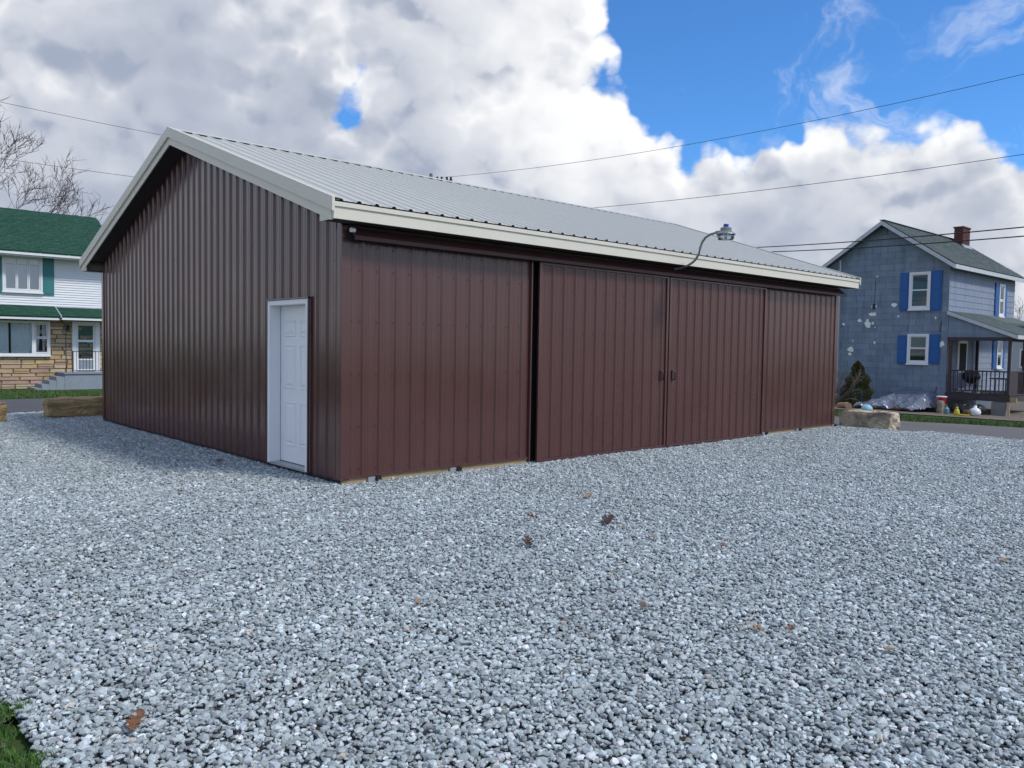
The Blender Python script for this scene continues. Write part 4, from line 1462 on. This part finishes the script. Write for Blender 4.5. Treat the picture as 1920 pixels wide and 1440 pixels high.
w = window_x(bh, 4.475, 5.29, 3.38, 4.87, .085, WHITEP)
MB().box(GX + .002, GX + .008, 4.57, 5.2, 4.05, 4.78).build('curtain', mat('dim_curtain', (0.16, 0.17, 0.17), .9), w)
w = window_x(bh, 4.45, 5.28, 1.19, 2.38, .085, WHITEP, blind=0.46)
MB().box(GX - .008, GX - .004, 4.55, 5.18, 1.50, 1.62).build('cloth', BLINDM, w)


def shutter_x(parent, y0, y1, z0, z1, mt, x=GX):
    s = MB().box(x - .045, x + .0, y0, y1, z0, z1).build('shutter', mt, parent)
    zm = z0 + (z1 - z0) * .52
    for (a, b) in ((z0 + .06, zm - .03), (zm + .03, z1 - .06)):
        MB().box(x - .058, x - .0451, y0 + .055, y1 - .055, a, b).build('shutter_panel', mt, s, bevel=.008)


for (a, b, c, d) in ((5.30, 5.66, 3.33, 4.87), (4.06, 4.465, 3.31, 4.90), (5.295, 5.675, 1.17, 2.33), (4.055, 4.44, 1.19, 2.37)):
    shutter_x(bh, a, b, c, d, BLUESHUT)
# side-wall windows with shutters
for (z0, z1) in ((3.30, 4.72), (1.0, 2.30)):
    w = window_y(bh, 34.98, 35.68, z0, z1, BY0, .08, WHITEP, [(35.06, 35.60, (z0 + z1) / 2, z1 - .08), (35.06, 35.60, z0 + .08, (z0 + z1) / 2 - .01)])
    shutter_y(bh, 34.55, 34.96, z0 - .03, z1 + .03, BY0, BLUESHUT)
    shutter_y(bh, 35.70, 36.10, z0 - .03, z1 + .03, BY0, BLUESHUT)

# service mast at the far corner of the gable
ms = thing('service_mast', (28.95, 8.06, -0.66), 'thin grey conduit mast against the blue house beside the barn', 'pipe')
MB().tube([(28.95, 8.06, -0.68), (28.95, 8.10, 5.45)], .035, 8).build('pipe', GALV, ms)
MB().tube([(28.95, 8.10, 5.45), (28.92, 8.10, 5.55)], .05, 8).build('weather_head', GALV, ms)
MB().box(28.94, 29.19, 8.04, 8.12, 2.72, 2.76).build('strap', GALV, ms)

# ------------------------------------------------------------------ porch of the blue house
po = thing('porch', (31.0, 2.6, -0.66), 'lean-to porch with dark weathered railing on the blue house', 'porch')
PY = 1.62
# roof: slopes from the side wall down towards -y
yt, zt, yb_, zb_ = BY0, 3.20, 1.36, 2.25
MB().prism([(yb_, zb_), (yt, zt), (yt, zt + .09), (yb_, zb_ + .09)], lambda p, q: (GX - .08, p, q), lambda p, q: (33.0, p, q)).build('roof', GREYSH, po)
s_ = shingle_roof('shingles', GREYSH, po, GX - .09, 33.0, yb_ - .02, zb_ + .093, yt, zt + .095, .14, .32, .014)
s_['kind'] = 'stuff'
MB().prism([(2.9, zt - .345), (yt, zt), (yt, zt + .09), (2.9, zt - .255)], lambda p, q: (33.01, p, q), lambda p, q: (37.4, p, q)).build('roof', GREYSH, po)
MB().prism([(yb_, zb_ - .05), (yt, zt - .05), (yt, zt + .085), (yb_, zb_ + .085)], lambda p, q: (GX - .12, p, q), lambda p, q: (GX - .081, p, q)).build('rake_board', OLDWHITE, po)
MB().box(GX - .12, 33.0, yb_ - .05, yb_ - .002, zb_ - .06, zb_ + .085).build('eave_board', OLDWHITE, po)
# boarded triangle above the beam
tri = [(1.7, 2.26), (yt - .03, 2.26), (yt - .03, zt - .06), (1.7, zb_ + .075)]
k = 0
zz = 2.26
while zz < zt - .08:
    cl = clip_poly([(1.6, zz), (yt - .03, zz), (yt - .03, min(zz + .148, zt)), (1.6, min(zz + .148, zt))], -(zt - zb_) / (yt - yb_), 1.0, zt - .06 - (zt - zb_) / (yt - yb_) * yt)
    if len(cl) >= 3:
        MB().prism(cl, lambda p, q: (GX + .0, p, q), lambda p, q: (GX + .03, p, q)).build('gable_board', BLUESH, po)
    zz += .15
MB().box(GX - .03, GX + .09, 1.55, yt - .02, 2.12, 2.255).build('beam', PORCHWOOD, po)
MB().box(GX + .091, 33.0, 1.55, 1.67, 2.10, 2.22).build('beam', PORCHWOOD, po)
# deck
MB().box(GX - .05, 33.0, 1.52, 1.58, -0.17, 0.06).build('rim_joist', PORCHWOOD, po)
MB().box(GX - .06, GX - .01, 1.585, yt - .02, -0.17, 0.06).build('rim_joist', PORCHWOOD, po)
for i in range(16):
    ubox('deck_board', PORCHWOOD, (GX - .07, 1.50 + i * .142, 0.062), (33.0, 1.50 + i * .142 + .136, 0.09), po)
# posts
for (x, y, mt_) in ((GX + .03, 3.66, PORCHRED), (GX + .03, 1.60, PORCHWOOD), (31.0, 1.60, PORCHRED), (32.9, 1.60, PORCHWOOD)):
    MB().box(x - .05, x + .05, y - .05, y + .05, 0.091, 2.118).build('post', mt_, po)
# dark opening frame near the steps
MB().box(32.2, 32.3, 3.62, 3.72, 0.091, 2.3).build('post', PORCHWOOD, po)
# gable-side railing
MB().box(GX - .01, GX + .05, 1.66, 3.60, 0.93, 0.985).build('top_rail', PORCHWOOD, po)
MB().box(GX - .005, GX + .04, 1.66, 3.60, 0.17, 0.22).build('bottom_rail', PORCHWOOD, po)
y = 1.75
while y < 3.58:
    ubox('baluster', PORCHWOOD, (GX, y, 0.2205), (GX + .035, y + .035, 0.9295), po)
    y += .145
# front railing
MB().box(29.3, 32.8, 1.58, 1.64, 0.93, 0.985).build('top_rail', PORCHWOOD, po)
x = 29.35
while x < 30.2:
    ubox('baluster', PORCHWOOD, (x, 1.585, 0.0905), (x + .10, 1.61, 0.9295), po)
    x += .105
while x < 32.8:
    ubox('baluster', PORCHWOOD, (x, 1.595, 0.0905), (x + .035, 1.63, 0.9295), po)
    x += .145
# piers
for (y0, y1) in ((1.62, 2.12),):
    for i in range(2):
        ubox('block', BLOCK, (GX - .06, y0, -0.80 + i * .305), (GX + .35, y1, -0.80 + i * .305 + .30), po)
MB().box(GX - .02, GX + .08, 1.30, 1.62, -0.19, -0.02).build('cross_joist', TIMBER, po)
# door and bits on the side wall in the porch shade
dd = MB().box(30.35, 31.35, BY0 - .05, BY0 + .0, 0.09, 2.16).build('porch_door', WHITEP, po)
MB().box(30.48, 31.22, BY0 - .062, BY0 - .051, 0.95, 2.03).build('door_window', DARKIN, dd)
MB().box(30.48, 31.22, BY0 - .062, BY0 - .051, 0.20, 0.85).build('door_panel', SHADEGREY, dd)

# ------------------------------------------------------------------ things on and around the porch
PLW = mat('white_plastic', (0.72, 0.73, 0.74), 0.4, 0, 0.03, 5)
PLR = mat('red_plastic', (0.45, 0.012, 0.018), 0.4, 0, 0.05, 5)
PLY = mat('yellow_plastic', (0.50, 0.43, 0.03), 0.45, 0, 0.08, 5)
PLB = mat('pale_blue_plastic', (0.25, 0.52, 0.60), 0.5, 0, 0.05, 5)
PLT = mat('teal_plastic', (0.10, 0.24, 0.26), 0.5, 0, 0.05, 5)
PLK = mat('black_plastic', (0.012, 0.013, 0.016), 0.45, 0, 0.1, 5)
RUST = mat('rusty_brown', (0.13, 0.07, 0.035), 0.8, 0, 0.25, 9)


def bucket(name, c, r, h, mt, label, cat='bucket', group=None, handle=True):
    t = thing(name, c, label, cat, group)
    MB().lathe([(r * .78, 0), (r * .97, h * .92), (r * 1.05, h * .93), (r * 1.05, h), (r * .9, h), (r * .7, h * .15)], c, 14).build('body', mt, t, smooth=False)
    if handle:
        pts = [(c[0], c[1] + r * 1.05 * math.cos(a_), c[2] + h * .9 + r * .9 * math.sin(a_)) for a_ in np.linspace(0, math.pi, 9)]
        MB().tube(pts, .008, 5).build('handle', GALV, t)
    return t


def g3(x, y, d=0.0):
    return (x, y, float(gz(x, y)) - 0.03 + d)


# grill under a black cover stands as a dark mass behind the rail
gr = thing('kettle_grill', (29.75, 3.05, 0.09), 'black kettle grill with white side panel behind the porch rail', 'grill')
MB().lathe([(0.05, .35), (.22, .42), (.31, .55), (.33, .62), (.33, .64), (.30, .76), (.20, .86), (.03, .90)], (29.75, 3.05, 0.09), 18).build('kettle', PLK, gr, smooth=True)
for a_ in (0.4, 2.5, 4.6):
    MB().tube([(29.75 + .16 * math.cos(a_), 3.05 + .16 * math.sin(a_), .55), (29.75 + .30 * math.cos(a_), 3.05 + .30 * math.sin(a_), .092)], .014, 6).build('leg', GALV, gr)
cl_ = thing('cloth_bag', (29.62, 3.18, 0.09), 'white cloth bag low behind the porch rail', 'bag')
MB().box(29.50, 29.64, 2.98, 3.20, 0.092, 0.34).build('bag_body', PLW, cl_, bevel=.03)
bucket('pail', (29.42, 2.66, 0.40), .085, .16, PLW, 'upper small white pail hanging behind the porch rail', 'pail', 'white pails behind the porch rail')
bucket('pail', (29.42, 2.68, 0.098), .085, .17, PLW, 'lower small white pail on the porch deck behind the rail', 'pail', 'white pails behind the porch rail')
sh_ = thing('pail_stand', (29.44, 2.67, 0.09), 'thin dark stand carrying the small white pails', 'stand')
MB().box(29.33, 29.51, 2.56, 2.78, 0.375, 0.395).build('shelf', IRON, sh_)
for yy_ in (2.565, 2.765):
    MB().box(29.47, 29.49, yy_, yy_ + .012, 0.092, 0.80).build('upright', IRON, sh_)
bn = thing('porch_table', (29.9, 2.05, 0.09), 'dark slatted table behind the right end of the porch rail', 'table')
MB().box(29.55, 30.2, 1.75, 2.35, 0.66, 0.70).build('table_top', PLK, bn)
for (x_, y_) in ((29.58, 1.78), (30.15, 1.78), (29.58, 2.30), (30.15, 2.30)):
    MB().box(x_, x_ + .03, y_, y_ + .03, 0.092, 0.659).build('leg', PLK, bn)

bk = thing('feed_bucket', g3(28.2, 3.55), 'red bucket with white lid beside the porch corner', 'bucket')
c_ = g3(28.2, 3.55)
MB().lathe([(.14, 0.36), (.17, .60), (.175, .60), (.175, .61)], c_, 14).build('body', PLR, bk)
MB().lathe([(.19, .612), (.19, .64), (.16, .655), (.02, .66)], c_, 14).build('lid', PLW, bk)
MB().box(c_[0] - .16, c_[0] + .16, c_[1] - .16, c_[1] + .16, c_[2] - .02, c_[2] + .358).build('crate', RUST, bk, bevel=.02)
wb = thing('bark_log', g3(27.75, 3.42), 'short upright tan log beside the shiny tarp', 'log')
MB().lathe([(.13, 0), (.135, .1), (.12, .22), (.13, .36), (.11, .47), (.02, .48)], g3(27.75, 3.42), 10).build('log_body', mat('tan_bark', (.28, .24, .18), .95, 0, .3, 12, .01, 30), wb)
j = thing('water_jug', g3(27.3, 3.05), 'small teal jug in front of the porch corner', 'jug')
MB().lathe([(.09, 0), (.10, .05), (.10, .18), (.05, .24), (.03, .27), (.03, .30), (.01, .30)], g3(27.3, 3.05), 12).build('body', PLT, j)
yj = thing('yellow_toy', g3(25.6, 2.12), 'yellow plastic toy on the dirt below the porch', 'toy')
MB().lathe([(.08, 0), (.10, .08), (.08, .18), (.045, .24), (.05, .28), (.02, .31)], g3(25.6, 2.12), 12).build('body', PLY, yj)
MB().tube([g3(25.6, 2.05, .05), g3(25.62, 1.85, .035), g3(25.65, 1.72, .04)], .03, 6).build('arm', PLY, yj)
bp = thing('clay_pot', g3(26.3, 2.02), 'rusty brown round pot beside the yellow toy', 'pot')
MB().lathe([(.10, 0), (.14, .06), (.145, .14), (.12, .20), (.09, .21), (.02, .17)], g3(26.3, 2.02), 12).build('body', RUST, bp)
wj = thing('white_jug', g3(27.1, 2.02), 'round white plastic jug lying on the dirt below the porch', 'jug')
MB().lathe([(.12, .0), (.18, .05), (.195, .14), (.16, .24), (.08, .29), (.055, .30), (.055, .37), (.02, .38)], g3(27.1, 2.02), 14).build('body', PLW, wj, smooth=True)
for k, (x_, y_) in enumerate(((28.6, 3.1), (28.5, 2.75), (28.8, 2.45))):
    tr_ = thing('trash_bag', g3(x_, y_), ['black rubbish bag nearest the red bucket under the porch', 'middle black rubbish bag of the three under the porch', 'black rubbish bag nearest the concrete block under the porch'][k], 'bag', 'rubbish bags under the porch')
    vs, fs = [], []
    for jx in range(9):
        ph = math.pi * jx / 8 - math.pi / 2
        for ix in range(14):
            th = 2 * math.pi * ix / 14
            rr2 = .23 * math.cos(ph) * (1 + .18 * math.sin(th * 5 + k) + .1 * math.sin(ph * 9))
            vs.append((x_ + rr2 * math.cos(th), y_ + rr2 * math.sin(th), g3(x_, y_)[2] + .19 + .2 * math.sin(ph) * (1 + .1 * math.sin(th * 3))))
    for jx in range(8):
        for ix in range(14):
            fs.append((jx * 14 + ix, jx * 14 + (ix + 1) % 14, (jx + 1) * 14 + (ix + 1) % 14, (jx + 1) * 14 + ix))
    MB().add(vs, fs).build('bag_body', PLK, tr_)
pb = thing('leaning_plank', g3(28.9, 1.48), 'pale split plank leaning by the concrete block', 'plank')
MB().hexa([g3(28.9, 1.42), g3(28.95, 1.42), g3(28.95, 1.50), g3(28.9, 1.50), g3(29.12, 1.52, .52), g3(29.16, 1.52, .52), g3(29.16, 1.60, .52), g3(29.12, 1.60, .52)]).build('board', TIMBER, pb)
bt = thing('blue_tub', g3(25.0, 5.0), 'pale blue rounded tub on the dirt near the evergreen', 'tub')
MB().lathe([(.20, 0), (.21, .03), (.19, .10), (.13, .17), (.05, .20), (.01, .20)], g3(25.0, 5.0), 14).build('body', PLB, bt)
tn = thing('tan_mat', g3(24.9, 5.75), 'orange tan rolled mat on the dirt left of the evergreen', 'mat')
MB().tube([g3(24.7, 5.55, .10), g3(24.9, 5.75, .12), g3(25.1, 6.1, .09)], .12, 9).build('roll', mat('orange_tan_cloth', (.34, .20, .11), .9, 0, .2, 10), tn)

# crumpled silver tarp sloping from the house wall to the ground
TARP = mat('silver_blue_tarp', (0.20, 0.23, 0.30), 0.30, 0.35, 0.25, 5)
TARP.node_tree.nodes['Principled BSDF'].inputs['Specular IOR Level'].default_value = 0.8
tp = thing('tarp', g3(27.5, 4.9), 'crumpled silver tarp draped over a pile against the blue house', 'tarp')
nu, nv = 64, 34
vs, fs = [], []
for iu in range(nu + 1):
    u = iu / nu
    for iv in range(nv + 1):
        v = iv / nv
        y = 6.25 - u * 2.45 + (v - .5) * 0.25 * math.sin(u * 6)
        x = 29.1 - v * (2.6 + .35 * math.sin(u * 9))
        ridge = (1 - v) ** 0.8 * (0.78 * min(1.0, 3.2 * u + .05) * min(1.0, 6.5 * (1 - u) + .2))
        cr = (vnoise((x * 2.2, y * 2.2, 1)) - .5) * .22 + (vnoise((x * 6, y * 6, 4)) - .5) * .15 + (vnoise((x * 14, y * 14, 9)) - .5) * .055
        env = min(1, 6 * v + .15) * (0.45 + .55 * v)
        zz = float(gz(x, y)) - 0.03 + 0.05 + ridge + abs(cr) * env
        vs.append((x, y, zz))
for iu in range(nu):
    for iv in range(nv):
        a_ = iu * (nv + 1) + iv
        fs.append((a_, a_ + 1, a_ + nv + 2, a_ + nv + 1))
MB().add(vs, fs).build('sheet', TARP, tp)
random.seed(8)
for k in range(5):
    x_, y_ = 26.1 + random.random() * .4, 4.1 + k * .42
    ch_ = thing('firewood_piece', g3(x_, y_), ['dark stick poking from the right foot of the tarp', 'second dark stick along the foot of the tarp', 'middle dark stick along the foot of the tarp', 'fourth dark stick along the foot of the tarp', 'dark stick at the left foot of the tarp'][k], 'stick', 'dark sticks along the tarp')
    MB().tube([g3(x_, y_ - .18, .06), g3(x_ - .06, y_, .10), g3(x_ + .02, y_ + .2, .06)], [.05, .07, .045], 7).build('stick_body', RUST if k % 2 else PLK, ch_)

# ------------------------------------------------------------------ evergreen and bare shrub
EVG = attr_mat('evergreen_foliage', 0.8, 0.2, 20, 0.2)
BARK = mat('grey_brown_bark', (0.075, 0.060, 0.052), 0.9, 0, 0.25, 10)
BARKL = mat('pale_twig_bark', (0.16, 0.125, 0.11), 0.9, 0, 0.25, 10)


def evergreen(x, y, h, r, label):
    base = g3(x, y)
    t = thing('evergreen_shrub', base, label, 'shrub')
    MB().tube([base, (x, y, base[2] + h * .8)], [.05, .015], 6).build('trunk', BARK, t)
    n = 9000
    tz = rng.uniform(0, 1, n) ** 1.15
    prof = r * np.clip(np.minimum(1.0, 0.75 + tz * 1.6), 0, 1) * (1 - tz) ** 0.72 * (1 + .14 * np.sin(tz * 23))
    th = rng.uniform(0, 2 * math.pi, n)
    lump = 1 + .16 * np.sin(th * 3 + tz * 7) + .12 * np.sin(th * 7 - tz * 15)
    rad = prof * lump * rng.uniform(.45, 1.04, n) ** .45
    cx_ = np.cos(th) * rad
    cy_ = np.sin(th) * rad
    czv = tz * h + rng.normal(0, .02, n) + 0.03
    P_ = np.stack([cx_, cy_, czv], -1)
    d1 = np.stack([np.cos(th) * .55, np.sin(th) * .55, np.full(n, .75)], -1) + rng.normal(0, .35, (n, 3))
    d1 /= np.linalg.norm(d1, axis=1)[:, None]
    d2 = np.cross(d1, rng.normal(size=(n, 3)))
    d2 /= np.linalg.norm(d2, axis=1)[:, None]
    ln_ = rng.uniform(.035, .085, n)[:, None]
    wd2 = rng.uniform(.010, .022, n)[:, None]
    V = np.stack([P_ - d2 * wd2, P_ + d2 * wd2, P_ + d1 * ln_ + d2 * wd2 * .4, P_ + d1 * ln_ - d2 * wd2 * .4], 1).reshape(-1, 3)
    F = np.arange(n * 4).reshape(n, 4)
    pick = rng.uniform(size=n)
    cc_ = np.where(pick[:, None] < .55, np.array([[.055, .075, .026]]), np.where(pick[:, None] < .85, np.array([[.085, .092, .032]]), np.array([[.12, .092, .042]])))
    C = np.repeat(np.concatenate([cc_ * rng.uniform(.7, 1.3, (n, 1)), np.ones((n, 1))], 1), 4, axis=0)
    np_mesh('foliage', V, F, EVG, t, col=C)


evergreen(27.6, 6.58, 1.80, .74, 'cone-shaped dark evergreen shrub in front of the blue house')


def branch_mesh(mb, p, d, length, rad, depth, rnd, spread, up, n=5, tip=0.35, nseg=4, kids=(2, 4), shrink=(.55, .8), rmin=0.0):
    pts, rs = [p.copy()], [rad]
    q, dd_ = p.copy(), d.copy()
    for i in range(nseg):
        dd_ = (dd_ + Vector((rnd.uniform(-1, 1), rnd.uniform(-1, 1), rnd.uniform(-1, 1))) * .16 + Vector((0, 0, up))).normalized()
        q = q + dd_ * (length / nseg)
        pts.append(q.copy())
        rs.append(rad * (1 - (1 - tip) * (i + 1) / nseg))
    mb.tube(pts, rs, max(3, n), caps=False)
    if depth <= 0:
        return
    k = rnd.randint(*kids)
    for i in range(k):
        t = rnd.uniform(.35, 1.0) if i else 1.0
        idx = min(nseg, max(1, int(round(t * nseg))))
        ax = Vector((rnd.uniform(-1, 1), rnd.uniform(-1, 1), rnd.uniform(-.5, 1))).normalized()
        nd = (dd_ + ax * spread).normalized()
        branch_mesh(mb, pts[idx], nd, length * rnd.uniform(*shrink), max(rs[idx] * (.82 if i == 0 else .62), rmin), depth - 1, rnd, spread, up, n - 1, tip, nseg, kids, shrink, rmin)


def bare_tree(name, base, h, seed, label, group, depth=7, r0=.24, spread=.75, mt=BARK, cat='tree', crown_len=.34, lean=(0, 0)):
    rnd = random.Random(seed)
    t = thing(name, base, label, cat, group)
    b = Vector(base)
    top = b + Vector((lean[0], lean[1], h * .30))
    MB().tube([b - Vector((0, 0, .2)), b + (top - b) * .5 + Vector((.05, 0, 0)), top], [r0 * 1.25, r0, r0 * .85], 9).build('trunk', mt, t, smooth=True)
    mb = MB()
    for i in range(5):
        a_ = 2 * math.pi * i / 5 + rnd.uniform(-.4, .4)
        d = Vector((math.cos(a_) * .75, math.sin(a_) * .75, rnd.uniform(.55, 1.0))).normalized()
        branch_mesh(mb, top - Vector((0, 0, rnd.uniform(0, .4))), d, h * crown_len * rnd.uniform(.8, 1.1), r0 * .55, depth - 1, rnd, spread, .03, 6, .35, 4, (3, 4), (.56, .80), .015)
    mb.build('crown', mt, t)
    return t


t = thing('bare_shrub', g3(26.9, 7.55), 'leafless twiggy shrub between the barn corner and the evergreen', 'shrub')
rnd_ = random.Random(4)
mb = MB()
for i in range(9):
    a_ = rnd_.uniform(0, 6.28)
    b_ = Vector(g3(26.9 + .15 * math.cos(a_), 7.55 + .2 * math.sin(a_)))
    branch_mesh(mb, b_, Vector((math.cos(a_) * .45, math.sin(a_) * .45 - .15, 1)).normalized(), rnd_.uniform(.7, 1.1), .020, 3, rnd_, .6, .04, 4, .4, 4, (2, 4), (.5, .75), .008)
mb.build('twigs', BARKL, t)
t = thing('bare_sapling', g3(26.4, 6.95), 'pale leafless branches leaning in front of the evergreen', 'shrub')
rnd_ = random.Random(9)
mb = MB()
for i in range(4):
    b_ = Vector(g3(26.4, 7.0 + .05 * i))
    branch_mesh(mb, b_, Vector((-.1, -.45 - .1 * i, .7)).normalized(), .95, .018, 3, rnd_, .45, .03, 4, .4, 4, (2, 3), (.5, .7), .008)
mb.build('twigs', BARKL, t)

# ------------------------------------------------------------------ pale house glimpsed past the porch
fh = thing('pale_house', (62.0, 5.5, -0.7), 'pale grey house glimpsed far behind the porch at the right edge', 'house')
MB().box(58.0, 66.0, 0.0, 11.0, -0.9, 3.0).build('wall', mat('pale_siding', (0.45, 0.46, 0.48), 0.7, 0, 0.06, 1.5), fh)
MB().prism([(-0.5, 2.9), (5.5, 5.0), (11.5, 2.9)], lambda a, b: (57.6, a, b), lambda a, b: (66.4, a, b)).build('roof', GREYSH, fh)
for y in (2.0, 5.0, 8.0):
    w = MB().box(57.94, 57.999, y, y + 1.2, 0.7, 2.0).build('window', WHITEP, fh)
    MB().box(57.93, 57.939, y + .1, y + 1.1, 0.8, 1.9).build('pane', DARKIN, w)

# ------------------------------------------------------------------ far trees
bare_tree('bare_tree', (-2.4, 56.2, -.5), 17.2, 5, 'tall leafless tree behind the white house roof', None, 7, .36, .72, crown_len=.34)
for k, (x_, y_, h_) in enumerate(((96.0, 18.0, 9.0), (104.0, 10.0, 11.0))):
    bare_tree('far_bare_tree', (x_, y_, -.8), h_, 31 + k, ['farther left leafless tree beyond the blue house', 'farther right leafless tree beyond the blue house'][k], 'leafless trees beyond the blue house', 5, .2, .75)

# ------------------------------------------------------------------ utility pole and wires
POLEW = mat('weathered_pole_wood', (0.20, 0.17, 0.14), 0.9, 0, 0.2, 6, 0.003, 40)
WIREM = mat('black_wire', (0.015, 0.015, 0.018), 0.6)
up_ = thing('utility_pole', (25.38, 32.88, -.6), 'utility pole top with insulators rising behind the barn ridge', 'pole')
MB().tube([(25.38, 32.88, -.8), (25.38, 32.88, 12.30)], [.17, .105], 10).build('shaft', POLEW, up_)
ad = Vector((.74, -.67, 0))
ctr = Vector((25.38, 32.80, 11.88))
arm = MB()
a0, a1 = ctr - ad * 1.2, ctr + ad * 1.3
arm.tube([a0, a1], .055, 4)
ao = arm.build('crossarm', POLEW, up_)
for t_ in (-1.1, -.75, -.45, .35, .62, .95, 1.2):
    p_ = ctr + ad * t_
    MB().lathe([(.03, .04), (.075, .06), (.08, .12), (.05, .14), (.075, .17), (.07, .23), (.03, .26)], (p_.x, p_.y, p_.z - .02), 8).build('insulator', PLK, ao)
MB().lathe([(.16, 0), (.16, .05), (.16, .75), (.1, .82)], (ctr.x + .55, ctr.y - .5, 10.6), 12).build('transformer', GALV, up_)


def wire(p, q, sag, r, label, n=28):
    p, q = Vector(p), Vector(q)
    pts = []
    for i in range(n + 1):
        t = i / n
        v = p.lerp(q, t)
        v.z -= sag * 4 * t * (1 - t)
        pts.append(v)
    o = MB().tube(pts, r, 5).build('overhead_wire', WIREM, None, smooth=True)
    return tag(o, label, 'wire', 'overhead wires')


wire((25.9, 32.35, 12.08), (30.6, -4.2, 12.60), 0.75, .011, 'upper thin overhead wire crossing the sky to the right edge')
wire((25.4, 32.7, 9.55), (30.5, -3.6, 9.35), 0.55, .012, 'lower thin overhead wire crossing the sky to the right edge')
wire((23.0, 12.9, 5.80), (14.6, -8.6, 4.45), 0.25, .016, 'upper cable of the dark pair passing before the blue house')
wire((23.6, 12.6, 5.70), (14.6, -8.6, 4.22), 0.25, .016, 'lower cable of the dark pair passing before the blue house')
wire((24.6, 33.5, 12.08), (-8.0, 42.5, 14.9), 0.55, .011, 'upper thin wire in the sky left of the barn peak')
wire((25.2, 33.1, 10.2), (-6.0, 46.0, 12.1), 0.45, .011, 'lower thin wire in the sky left of the barn roof')
